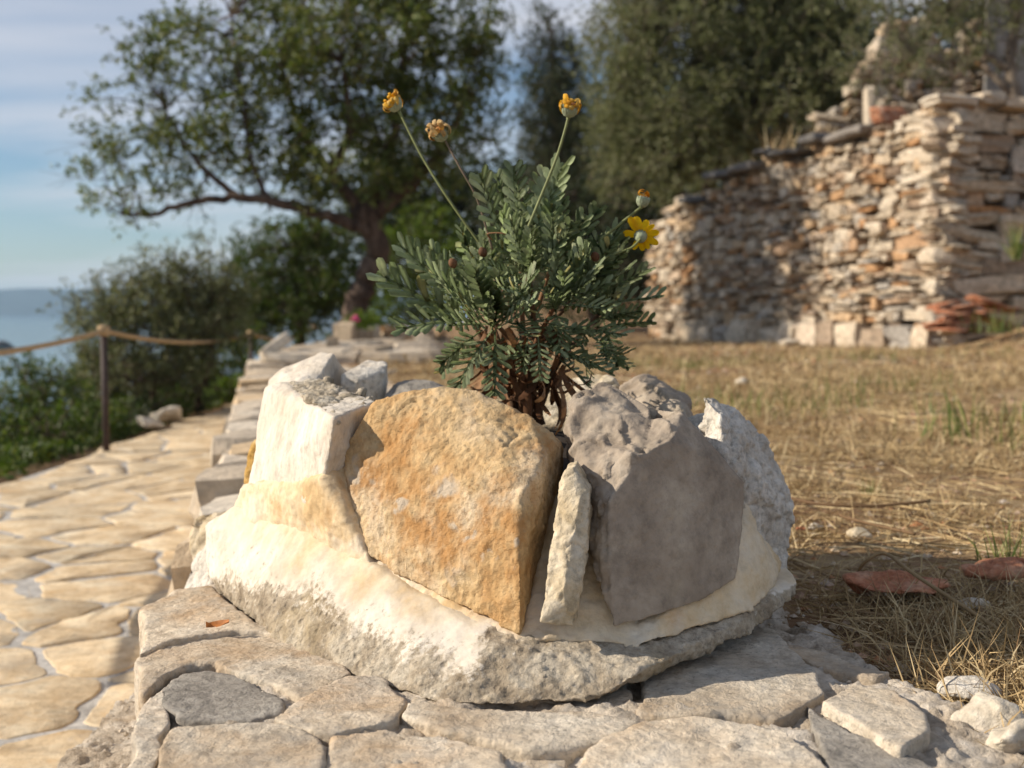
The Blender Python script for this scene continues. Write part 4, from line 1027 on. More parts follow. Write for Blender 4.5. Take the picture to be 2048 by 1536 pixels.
def head(tip, axis, r, kind, stalk_pts, stalk_r, petal_mat, seed):
    rq = random.Random(seed); axis = Vector(axis).normalized()
    st = MB(); pp = smooth_path(stalk_pts + [tip - axis * r * 1.15], 8); st.tube(pp, list(np.linspace(stalk_r * 1.25, stalk_r, len(pp) - 2)) + [stalk_r * 1.15, stalk_r * 1.8], 8)
    so = st.build('flower_stalk', M['dry_stalk'] if kind == 'faded' else M['stalk'], bush)
    h = MB(); h.lathe([(r * .25, -1.2 * r), (r * .62, -1.05 * r), (r * .9, -.65 * r), (r * 1.0, -.15 * r), (r * .88, .25 * r), (r * .6, .3 * r)], tip, axis, 16)
    fl = h.build('flower_head', M['involucre'], bush)
    for j in range(13):      # bracts
        an = 2 * math.pi * j / 13; a = axis.orthogonal().normalized(); bq = axis.cross(a); dd = a * math.cos(an) + bq * math.sin(an)
        m = MB(); base = tip - axis * r * .75 + dd * r * .86
        s = dd.cross(axis).normalized()
        q = [base - s * r * .16, base + s * r * .16, tip + dd * r * 1.06 + s * r * .14, tip + axis * r * .38 + dd * r * 1.0, tip + dd * r * 1.06 - s * r * .14]
        m.add(q + [x - dd * r * .08 for x in q], [[0, 1, 2, 3, 4], [9, 8, 7, 6, 5]] + [[i, (i + 1) % 5, 5 + (i + 1) % 5, 5 + i][::-1] for i in range(5)])
        m.build('bract', M['involucre'], fl)
    dsk = MB(); dsk.lathe([(r * .85, .2 * r), (r * .7, .42 * r), (r * .35, .5 * r), (r * .05, .52 * r)], tip, axis, 14); dsk.build('disc', M['disc_floret'] if kind != 'open' else M['petal'], fl)
    a = axis.orthogonal().normalized(); bq = axis.cross(a)
    if kind == 'open': return fl, a, bq
    n = {'withered': 26, 'faded': 26, 'bud': 9}[kind]
    for j in range(n):
        an = 2 * math.pi * (j + rq.uniform(-.3, .3)) / n
        if kind == 'bud': an = rq.uniform(-.2, 1) * math.pi
        dd = a * math.cos(an) + bq * math.sin(an)
        m = MB(); st_ = tip + axis * r * .25 + dd * r * .75
        if kind == 'bud': petal_strip(m, st_, dd * .4 + axis, -dd, r * rq.uniform(1.2, 2.2), r * .2, rq.uniform(1.0, 5))
        else: petal_strip(m, st_, dd * rq.uniform(.5, 1.3) + axis * rq.uniform(.0, 1.0), (axis if rq.random() < .45 else -axis), r * rq.uniform(1.2, 2.3), r * rq.uniform(.14, .25), rq.uniform(2.5, 8.0))
        m.build('petal', petal_mat, fl)
head(at(786, 204, 1.62), (-0.55, -0.15, 0.8), 0.0115, 'withered', [at(980, 515, 1.60), at(905, 410, 1.60), at(845, 315, 1.61)], 0.0016, M['withered_petal'], 1)
head(at(878, 264, 1.58), (-0.5, -0.55, 0.65), 0.0115, 'faded', [at(985, 500, 1.58), at(955, 400, 1.58), at(920, 335, 1.58)], 0.0014, M['faded_petal'], 2)
head(at(1140, 214, 1.56), (0.12, -0.35, 0.93), 0.0115, 'withered', [at(1035, 505, 1.54), at(1075, 410, 1.55), at(1115, 310, 1.56)], 0.0018, M['withered_petal'], 3)
head(at(1286, 399, 1.58), (0.22, 0.12, 0.95), 0.0092, 'bud', [at(1200, 480, 1.58), at(1240, 448, 1.58)], 0.0019, M['withered_petal'], 4)
fo = at(1281, 472, 1.58); fax = Vector((0.10, 0.80, 0.42)).normalized()
fl, fa, fb = head(fo, fax, 0.0088, 'open', [at(1190, 525, 1.56), at(1230, 508, 1.565), at(1262, 496, 1.57)], 0.0016, M['petal'], 5)
for (x, y, wd) in ((1262, 436, 1.15), (1273, 434, 1.15), (1292, 443, 1.0), (1313, 465, 1.05), (1254, 470, 1.05), (1311, 490, 1.0), (1284, 499, .9), (1294, 498, .8), (1272, 495, .8), (1302, 452, .7)):
    # aim each petal so that it lies in the flower's own open disc
    tgt = at(x, y, 1.58) - fo; dd = tgt - fax * tgt.dot(fax); ln = max(dd.length, 0.020) * 1.08
    dd.normalize(); m = MB(); petal_strip(m, fo + fax * 0.002 + dd * 0.005, dd + fax * 0.22, fax, max(ln - 0.002, 0.016), 0.0040 * wd, -0.3); m.build('petal', M['petal'], fl)
# a bent brown dead flower in the foliage
m = MB(); m.tube(smooth_path([at(985, 480, 1.56), at(975, 468, 1.55), at(1000, 466, 1.54), at(1020, 472, 1.54)], 5), 0.0010, 6); m.build('dead_stalk', M['dead_leaf'], bush)
for (x, y) in ((965, 503), (905, 525), (1190, 512)):
    c = at(x, y, 1.50); m = MB(); m.lathe([(.001, -.008), (.005, -.005), (.006, 0), (.004, .004), (.001, .006)], c, (-.3, -.3, .9), 9); m.build('seed_head', M['dead_leaf'], bush)

# ------------------------------------------------------------------ small rocks and litter lying around
def lone_rock(name, px, py, w, h, mat, label, cat='rock', seed=0, z=None, dep=None, sharp=False, rough=0.006):
    g = on(px, py, 0.0)
    c = Vector((g.x, g.y, (gz1(g.x, g.y) if z is None else z) + (0.022 if cat == 'shard' else 0.006)))
    rq = random.Random(seed); pts = []
    for _ in range(16 if sharp else 40):
        d = Vector((rq.gauss(0, 1), rq.gauss(0, 1), rq.gauss(0, 1))).normalized()
        pts.append(c + Vector((d.x * w / 2, d.y * (dep or w * .8) / 2, d.z * h / 2 + h * .32)))
    o = rock(name, [hull_mesh(pts)], mat, None, max(0.004, w / 40), seed, 2, big=rough, mid=rough * .4, chip=rough * .6 if sharp else 0)
    return tag(o, label, cat)
lone_rock('pale_rock', 1975, 1440, 0.085, 0.055, M['pale_rock'], 'rounded pale rock in the dry grass right of the wall slabs', seed=3, rough=.004, sharp=True)
lone_rock('pale_rock', 2040, 1490, 0.075, 0.05, M['pale_rock'], 'pale rock half out of frame at the lower right corner', seed=5, rough=.004, sharp=True)
lone_rock('pale_rock', 1945, 1372, 0.07, 0.03, M['chalk_stone'], 'low white rock in shade behind the rounded pale rock', seed=8)
lone_rock('tile_shard', 1795, 1195, 0.17, 0.035, M['terracotta'], 'large reddish tile shard lying in shadow under the bent straw', 'shard', 11, dep=0.12, sharp=True)
lone_rock('tile_shard', 1600, 1075, 0.035, 0.022, M['terracotta'], 'small orange tile shard beside the chalky planter stone', 'shard', 12, sharp=True)
lone_rock('tile_shard', 2000, 1170, 0.13, 0.03, M['terracotta'], 'flat orange tile shard at the right edge of the frame', 'shard', 13, dep=0.07, sharp=True)
lone_rock('field_stone', 1630, 1055, 0.04, 0.025, M['pale_rock'], 'pale pink stone right behind the small orange tile shard', seed=14)
lone_rock('field_stone', 1950, 1215, 0.06, 0.03, M['pale_rock'], 'whitish stone at the end of the large reddish shard', seed=15)
lone_rock('field_stone', 1482, 775, 0.07, 0.05, M['pale_rock'], 'lone pale stone in the far dry grass behind the planter', seed=16)
lone_rock('field_stone', 1580, 695, 0.24, 0.10, M['pale_rock'], 'white stone at the foot of the ruined retaining wall', seed=17)
lone_rock('field_stone', 1720, 1075, 0.05, 0.03, M['cream_stone'], 'small cream stone among straw, furthest right of the pair', seed=18)
# curled dry leaf on the slab
dl = on(435, 1252, 0.018); m = MB()
for k in range(7):
    t2 = k / 6; w = 0.0052 * math.sin(math.pi * (0.03 + .94 * t2)); x = -0.014 + 0.028 * t2
    m.v += [tuple(dl + Vector((x, -w, 0.006 * math.cos(t2 * 3) ** 2))), tuple(dl + Vector((x, 0, -0.002 + 0.006 * t2 * t2))), tuple(dl + Vector((x, w, 0.003 + .005 * t2)))]
m.f = [[k * 3, k * 3 + 1, k * 3 + 4, k * 3 + 3] for k in range(6)] + [[k * 3 + 1, k * 3 + 2, k * 3 + 5, k * 3 + 4] for k in range(6)]
tag(m.build('dry_leaf', M['dry_leaf']), 'curled orange-brown dry leaf on the slab left of the planter', 'leaf')
# bent straw stalk
g = lambda x, y, h: on(x, y, h)
m = MB(); m.tube(smooth_path([on(1716, 1200, -0.01), on(1714, 1150, 0.02), on(1735, 1120, 0.045), on(1772, 1108, 0.055), on(1830, 1150, 0.045), on(1960, 1235, 0.02), on(2070, 1310, 0.0)], 6), 0.0026, 7)
tag(m.build('straw_stalk', M['straw']), 'long bent yellow straw stalk arching over the large reddish shard', 'straw')
m = MB(); m.tube(smooth_path([on(1578, 995, 0.02), on(1640, 1008, 0.02), on(1740, 1012, 0.02), on(1860, 1002, 0.03)], 6), 0.003, 7)
tag(m.build('straw_stalk', M['straw']), 'thick straw stalk lying level right of the chalky planter stone', 'straw')
m = MB(); m.tube(smooth_path([on(1680, 1032, 0.02), on(1750, 1050, 0.02), on(1830, 1068, 0.02)], 6), 0.003, 7)
tag(m.build('straw_stalk', M['straw']), 'short straw stalk slanting down above the row of small stones', 'straw')

# gravel crumbs on the wall top and in the field
def crumbs(name, pos, size, mat, label):
    v0 = np.array([(0, 0, 1), (1, 0, 0), (0, 1, 0), (-1, 0, 0), (0, -1, 0), (0, 0, -1)], float); f0 = np.array([(0, 1, 2), (0, 2, 3), (0, 3, 4), (0, 4, 1), (5, 2, 1), (5, 3, 2), (5, 4, 3), (5, 1, 4)])
    n = len(pos); s = size[:, None, None] * RNG.uniform(.5, 1.3, (n, 6, 3)) * np.array([1, 1, .7])
    a = RNG.uniform(0, 6.28, n); ca, sa = np.cos(a)[:, None], np.sin(a)[:, None]
    w = v0[None] * s; x = w[..., 0] * ca - w[..., 1] * sa; y = w[..., 0] * sa + w[..., 1] * ca
    V = np.stack([x, y, w[..., 2]], 2) + pos[:, None]
    Fs = (f0[None] + (np.arange(n) * 6)[:, None, None]).reshape(-1, 3)
    return tag(obj(name, V.reshape(-1, 3), Fs, mat, smooth=False), label, 'gravel', kind='stuff')
n = 2600
px_, py_ = RNG.uniform(-0.38, 0.52, n), RNG.uniform(0.92, 1.75, n)
crumb_d = fbm(np.stack([px_, py_, 0 * px_], 1) * 8, 77, 3)
keep = (crumb_d > 0.25) & (px_ < 0.40)
px_, py_ = px_[keep], py_[keep]
M['crumb'] = random_mat('crumb', [(0, (0.42, 0.33, 0.23)), (0.5, (0.56, 0.47, 0.36)), (1, (0.66, 0.60, 0.52))], bump=0.2)
crumbs('gravel', np.stack([px_, py_, np.full(len(px_), -0.003)], 1), RNG.uniform(.0012, .0045, len(px_)), M['crumb'], 'pale mortar crumbs scattered between the wall slabs')
n = 3200
yy_ = 1.2 + 12 * RNG.random(n) ** 1.8; xx_ = RNG.uniform(0.30, 0.42, n) + yy_ * RNG.uniform(-0.02, 0.50, n)
M['pebble'] = random_mat('pebble', [(0, (0.40, 0.30, 0.20)), (0.4, (0.56, 0.47, 0.36)), (0.65, (0.50, 0.22, 0.10)), (1, (0.62, 0.56, 0.48))], bump=0.2)
crumbs('pebbles', np.stack([xx_, yy_, ground_z(xx_, yy_) + .002], 1), RNG.uniform(.004, .014, n) * (0.6 + yy_ * .12), M['pebble'], 'small pale and orange pebbles strewn in the dry grass')

# ------------------------------------------------------------------ dry grass
def blades(base, direc, length, width, droop, mat, name, label, cat='grass'):
    n = len(base); d = direc / np.linalg.norm(direc, axis=1)[:, None]
    side = np.cross(d, RNG.normal(size=(n, 3))); side /= np.linalg.norm(side, axis=1)[:, None]
    side *= width[:, None]
    p1 = base + d * (length * .5)[:, None]; p2 = base + d * length[:, None] + np.array([0, 0, -1]) * (droop * length)[:, None]
    V = np.stack([base - side * .5, base + side * .5, p1 - side * .45, p1 + side * .45, p2], 1).reshape(-1, 3)
    o = np.arange(n)[:, None] * 5
    Fs = np.concatenate([o + np.array([[0, 1, 3]]), o + np.array([[0, 3, 2]]), o + np.array([[2, 3, 4]])])
    return tag(obj(name, V, Fs, mat, smooth=False), label, cat, kind='stuff')
def field_pts(n, y0, y1, pw=1.0, xr=(0.0, 0.52)):
    y = y0 + (y1 - y0) * RNG.random(n) ** pw
    x = y * RNG.uniform(*xr, n)
    xlim = np.where(y < 2.0, 0.44 - 0.10 * (y - 1.0), np.where(y < 9, wall_left(y) + 0.8, -1.2))
    k = x > xlim + RNG.uniform(0, .1, n) * (y < 3)
    d = (RE - RC) / np.linalg.norm(RE - RC); nrm = np.array([d[1], -d[0]])
    side = (x - RC[0]) * nrm[0] + (y - RC[1]) * nrm[1]
    k &= ~((side > -0.05) & (y > 10.7))
    return x[k], y[k]
B, D, Ln, Wd, Dr = [], [], [], [], []
for (n, y0, y1, h0, h1, w) in ((90000, 1.05, 3.4, .025, .10, .0017), (60000, 3.0, 7.0, .03, .11, .003), (36000, 6.5, 17.0, .05, .14, .006)):
    x, y = field_pts(n, y0, y1, 1.0, (-0.12, 0.55))
    den = fbm(np.stack([x, y, 0 * x], 1) * 1.6, 55, 3); k = den + RNG.normal(0, .32, len(x)) > (-0.22 if y0 < 5 else -0.05); x, y = x[k], y[k]
    m_ = len(x); B.append(np.stack([x, y, ground_z(x, y) - .004], 1)); D.append(np.stack([RNG.normal(0, .7, m_), RNG.normal(0, .7, m_), RNG.uniform(.1, 1, m_)], 1)); Ln.append(RNG.uniform(h0, h1, m_)); Wd.append(np.full(m_, w) * RNG.uniform(.6, 1.4, m_)); Dr.append(RNG.uniform(0, .35, m_))
for (n, y0, y1, h0, h1, w) in ((5200, 1.05, 4.0, .05, .18, .0026), (3200, 4.0, 13.0, .10, .28, .006)):
    x, y = field_pts(n, y0, y1, 1.0, (-0.1, 0.55)); m_ = len(x)
    B.append(np.stack([x, y, ground_z(x, y) + RNG.uniform(.004, .025, m_)], 1)); an_ = RNG.uniform(0, 6.283, m_); D.append(np.stack([np.cos(an_), np.sin(an_) * .8, RNG.normal(0, .05, m_)], 1)); Ln.append(RNG.uniform(h0, h1, m_)); Wd.append(np.full(m_, w) * RNG.uniform(.5, 1.3, m_)); Dr.append(RNG.uniform(0, .05, m_))
blades(np.concatenate(B), np.concatenate(D), np.concatenate(Ln), np.concatenate(Wd), np.concatenate(Dr), M['straw'], 'dry_grass', 'dry straw-coloured grass covering the field right of the planter')
x, y = field_pts(5200, 2.2, 9.0, 1.0, (0.05, 0.55)); den = fbm(np.stack([x, y, 0 * x], 1) * 1.1, 88, 3); k = den > 0.35; x, y = x[k], y[k]; m_ = len(x)
blades(np.stack([x, y, ground_z(x, y)], 1), np.stack([RNG.normal(0, .2, m_), RNG.normal(0, .2, m_), np.ones(m_)], 1), RNG.uniform(.04, .16, m_), np.full(m_, .004), RNG.uniform(0, .2, m_), M['green_blade'], 'green_grass', 'sparse green grass blades among the straw')
def tuft(px, py, h, n, spread, label, mat='green_blade', z=None, cat='grass tuft'):
    g = on(px, py, 0.0) if z is None else z
    c = np.array([g.x, g.y, gz1(g.x, g.y) if z is None else g.z]); m_ = n
    b0 = c + np.stack([RNG.normal(0, spread, m_), RNG.normal(0, spread, m_), np.zeros(m_)], 1)
    o = blades(b0, np.stack([RNG.normal(0, .28, m_), RNG.normal(0, .28, m_), np.ones(m_)], 1), RNG.uniform(.4, 1, m_) * h, np.full(m_, h * .022), RNG.uniform(0, .2, m_), M[mat], 'grass_tuft', label, cat)
    del o['kind']
    return o
tuft(2010, 1130, 0.12, 26, .016, 'yellow green grass tuft at the right edge below mid height')
tuft(1900, 870, 0.26, 22, .07, 'tall thin green grass tuft in the field at the right')
tuft(1740, 990, 0.07, 30, .014, 'small green tuft with a pinkish tip in the straw')

# ------------------------------------------------------------------ ruined retaining wall on the right
rw = thing('retaining_wall', (RC[0], RC[1], 0), 'tall dry-stone retaining wall with sunlit corner behind the field', 'wall')
dL = (RE - RC) / np.linalg.norm(RE - RC); oL = (-dL[1] * -1, dL[0] * -1)
oL = np.array([-dL[1], dL[0]]); oL = oL if oL[0] < 0 else -oL
dR = (RR - RC) / np.linalg.norm(RR - RC); oR = np.array([dR[1], -dR[0]])
LL = float(np.linalg.norm(RE - RC)); LR = float(np.linalg.norm(RR - RC))
def topL(s): return 2.36 - 0.55 * (s / LL) + 0.05 * math.sin(s * 3.1) + 0.04 * math.sin(s * 7.7) - (0.14 if s > 3.9 else 0) - 0.1 * (s > 4.7)
def topR(s): return 2.36 + 0.04 * math.sin(s * 5) 
def botL(s): return -0.05
def botR(s): return 0.0 + 0.20 * s
its = course_face(RC, RE, botL, topL, 0.26, (0.08, 0.25), (0.045, 0.125), oL, batter=0.05, proud=0.045, big_first=0.4)
its += course_face(RC, RR, botR, topR, 0.28, (0.12, 0.40), (0.07, 0.19), oR, batter=0.05, proud=0.04, big_first=0.5)
# big footing stones
s = 0.0
while s < LL * 0.75:
    w = random.uniform(0.22, 0.38); h = random.uniform(0.22, 0.34)
    p = RC + dL * (s + w / 2) + oL * (-0.05); its.append((Vector((p[0], p[1], h / 2 - .02)), quat((dL[0], dL[1], 0), (-oL[0], -oL[1], 0)), (w * 1.0, 0.34, h))); s += w
put_blocks(its, BLK, 'stone', rw, M['wall_stone'])
core = []
ins = 0.17
for (P, q) in ((RE, 0), (RC, 1), (RR, 2)):
    pass
cL = RE - oL * ins; cC = RC - (oL + oR) * ins * 0.9; cR = RR - oR * ins
bkL = RE - oL * 0.55; bkC = RC - (oL + oR) * 0.55; bkR = RR - oR * 0.55
cv = [(*cL, -.1), (*cC, -.1), (*cR, -.1), (*bkR, -.1), (*bkC, -.1), (*bkL, -.1)]; tz = [topL(LL) - .08, 2.2, 2.2, 2.2, 2.2, topL(LL) - .08]
cv += [(x, y, z) for (x, y, _), z in zip(cv, tz)]
obj('core', cv, [[0, 1, 7, 6], [1, 2, 8, 7], [2, 3, 9, 8], [3, 4, 10, 9], [4, 5, 11, 10], [5, 0, 6, 11], [6, 7, 10, 11], [7, 8, 9, 10]], M['core'], rw, smooth=False)
s = 1.0
while s < 4.0:
    w = random.uniform(0.25, 0.6); p = RC + dL * (s + w / 2) - oL * 0.12
    v, f, me = random.choice(BLS)
    link('cap_stone', me, Vector((p[0], p[1], topL(s + w / 2) + random.uniform(0.02, 0.07))), rw, quat((dL[0], dL[1], random.uniform(-.12, .05)), (-oL[0], -oL[1], random.uniform(-.1, .1))), (w * 1.05, 0.40, random.uniform(.05, .10))); s += w * random.uniform(.7, 1.2)
s = 0.0
while s < 2.3:
    w = random.uniform(0.25, 0.5); p = RC + dR * (s + w / 2 - .1) - oR * 0.14
    v, f, me = random.choice(BLT)
    link('cap_stone', me, Vector((p[0], p[1], topR(s) + 0.0)), rw, quat((dR[0], dR[1], random.uniform(-.14, .14)), (-oR[0], -oR[1], 0)), (w * .95, 0.36, random.uniform(.07, .12))); s += w
# tile rubble at the foot of the corner
for j, (x, y, w, lab) in enumerate(((1900, 640, 0.42, 'stack of broken orange roof tiles leaning at the wall corner'), (1985, 632, 0.34, 'smaller heap of broken orange tiles right of the wall corner'))):
    c = at(x, y, 10.35 + .1 * j); th_ = thing('tile_heap', (c.x, c.y, c.z - .1), lab, 'tiles', 'broken roof tiles by the wall corner')
    for q in range(7):
        n0 = MB(); r0 = 0.09; ln = random.uniform(.25, w)
        prof = [(math.cos(a) * r0, math.sin(a) * r0 * .55) for a in np.linspace(0.3, 2.8, 7)]
        for xx in (-ln / 2, ln / 2):
            for (py2, pz2) in prof: n0.v.append((xx, py2, pz2))
            for (py2, pz2) in prof: n0.v.append((xx, py2 * .85, pz2 * .85 - .004))
        for i in range(6):
            n0.f += [[i, i + 1, 15 + i, 14 + i], [7 + i, 21 + i, 22 + i, 8 + i], [i, 7 + i, 8 + i, i + 1], [14 + i, 15 + i, 22 + i, 21 + i]]
        n0.f += [[0, 14, 21, 7], [6, 13, 27, 20]]
        rot = Matrix.Rotation(random.uniform(-.5, .5), 3, 'Z') @ Matrix.Rotation(random.uniform(-.25, .35), 3, 'Y') @ Matrix.Rotation(random.uniform(-.3, .3), 3, 'X')
        loc = c + Vector((random.uniform(-.12, .12), random.uniform(-.1, .1), -0.10 + 0.035 * q))
        v = [tuple(rot @ Vector(a) + loc) for a in n0.v]
        obj('tile', v, n0.f, M['terracotta'], th_)
# grass and weeds on the terrace edge
for j, (s_, n_, h_) in enumerate(((2.0, 60, .45), (2.7, 60, .5), (3.3, 50, .4), (1.4, 40, .35))):
    p = RC + dL * s_ - oL * 0.3
    tuft(0, 0, h_, n_, .09, ['tall dry grass tuft on the retaining wall top, second from the corner', 'tall dry grass tuft on the wall top above the sunlit streak', 'tall dry grass tuft on the wall top nearest the dark bush', 'short dry grass tuft on the wall top nearest the corner'][j], 'straw', Vector((p[0], p[1], topL(s_) - .02)))
tuft(0, 0, 0.5, 50, .025, 'green weed growing from the shaded face of the wall corner', 'green_blade', at(2035, 520, 10.75))
tuft(0, 0, 0.32, 70, .14, 'green weeds in front of the heap of broken tiles', 'green_blade', at(1990, 665, 10.1))

# ------------------------------------------------------------------ ruined house above the wall
HY0 = 16.2
def hp(px, py): return at(px, py, HY0)
hA, hB = hp(1640, 300), hp(2130, 300); hbase = 1.5
hz_ap = hp(1792, 35).z; hz_l = hp(1640, 262).z; xa = hp(1792, 35).x; z_r = hp(2000, -40).z
ho = thing('ruined_house', (hA.x, HY0, hbase), 'ruined stone house with a broken gable above the retaining wall', 'house')
Lh = hB.x - hA.x
def htop(s):
    x = hA.x + s
    if x < xa: return hz_l + (hz_ap - hz_l) * max(0, (x - hA.x) / (xa - hA.x)) + 0.05 * math.sin(9 * s)
    return min(hz_ap + 0.02 - 0.5 * math.exp(-((x - xa - .75) / .25) ** 2), z_r) + 0.25 * (x - xa) * 0
slot = (hp(1738, 0).x - hA.x, hp(1768, 0).x - hA.x, hp(0, 245).z, hp(0, 178).z)
hi_ = course_face((hA.x, HY0), (hB.x, HY0), lambda s: hbase, htop, 0.35, (0.10, 0.30), (0.07, 0.15), (0, -1), 0.0, 0.03, skip=lambda s, z: slot[0] < s < slot[1] and slot[2] < z < slot[3])
put_blocks(hi_, BLK, 'stone', ho, M['wall_stone'])
hv = [(hA.x + .1, HY0 + .12, hbase - .3), (hB.x, HY0 + .12, hbase - .3), (hB.x, HY0 + .12, z_r - .3), (xa + 1.0, HY0 + .12, hz_ap - .55), (xa, HY0 + .12, hz_ap - .15), (hA.x + .1, HY0 + .12, hz_l - .15)]
hv += [(x, y + .3, z) for x, y, z in hv]
obj('core', hv, [[0, 1, 2, 3, 4, 5], [11, 10, 9, 8, 7, 6]] + [[i, 6 + i, 6 + (i + 1) % 6, (i + 1) % 6] for i in range(6)], M['core'], ho, smooth=False)
ps = hp(1728, 225); v, f, me = BLT[2]
link('pillar', me, Vector((ps.x, HY0 - .25, ps.z)), ho, quat((1, 0, .02), (0, 1, 0)), (.13, .2, .6))
pm = flat_mat('grey_plaster', (0.22, 0.21, 0.20), 0.9, 0.35, 3, 0.3)
q0, q1 = hp(1960, 0), hp(2110, 195)
obj('plaster_panel', [(x, y, z) for x in (q0.x, q1.x) for y in (HY0 - .26, HY0 - .2) for z in (q1.z - .2, q0.z + .6)], [[0, 1, 3, 2], [4, 6, 7, 5], [0, 4, 5, 1], [2, 3, 7, 6], [0, 2, 6, 4], [1, 5, 7, 3]], pm, ho, smooth=False)
c = at(1775, 232, 13.6)
v_, f_ = hull_mesh([c + Vector((random.uniform(-.28, .28), random.uniform(-.2, .2), random.uniform(-.12, .10))) for _ in range(18)])
tag(rock('tile_rubble', [(v_, f_)], M['terracotta'], None, 0.03, 5, 1, big=0.02), 'red roof rubble lying before the dark slot of the ruined house', 'rubble')

# ------------------------------------------------------------------ rope barrier
posts = []
PO = [(-2.43 + 0.12, 2.45), (-2.43, 6.85), (-2.555, 11.25), (-2.68, 15.65)]
tops = [0.32, 0.275, 0.165, 0.16]
plab = ['brown metal post out of frame to the left holding the rope', 'tall brown metal post with a rope knot at the path edge', 'brown metal post half hidden by the terrace wall, second along the path', 'farthest thin post at the end of the rope beyond the wall']
for j, ((x, y), zt) in enumerate(zip(PO, tops)):
    if j == 0: continue
    p = thing('barrier_post', (x, y, PATH_Z), plab[j], 'post', 'posts of the rope barrier')
    r0 = 0.021 if j < 3 else 0.014
    m = MB(); m.tube([(x, y, PATH_Z - .1), (x, y, zt)], r0, 12); m.build('pole', M['rust'], p)
    m = MB(); m.lathe([(.022, -.03), (.034, -.022), (.038, -.006), (.034, .012), (.037, .026), (.022, .036)], (x, y, zt), (0, 0, 1), 12); m.build('rope_knot', M['rope'], p)
rp = []
for j in range(3):
    a = Vector((*PO[j], tops[j])); b2 = Vector((*PO[j + 1], tops[j + 1]))
    n = 22; sag = (0.10, 0.075, 0.10)[j]
    for k in range(n + (j == 2)):
        t2 = k / n; p = a.lerp(b2, t2); p.z -= sag * 4 * t2 * (1 - t2); rp.append(p)
# laid rope: three strands twisted round the line
m = MB()
fine = smooth_path(rp, 8)
for sidx in range(3):
    line = []
    for k, p in enumerate(fine):
        t2 = (fine[min(k + 1, len(fine) - 1)] - fine[max(k - 1, 0)]).normalized(); a = t2.cross(Vector((0, 0, 1))).normalized(); b2 = t2.cross(a)
        an = k * 1.05 + sidx * 2.094; line.append(p + (a * math.cos(an) + b2 * math.sin(an)) * 0.0075)
    m.tube(line, 0.0085, 5)
tag(m.build('rope', M['rope']), 'tan rope sagging from post to post along the path', 'rope')

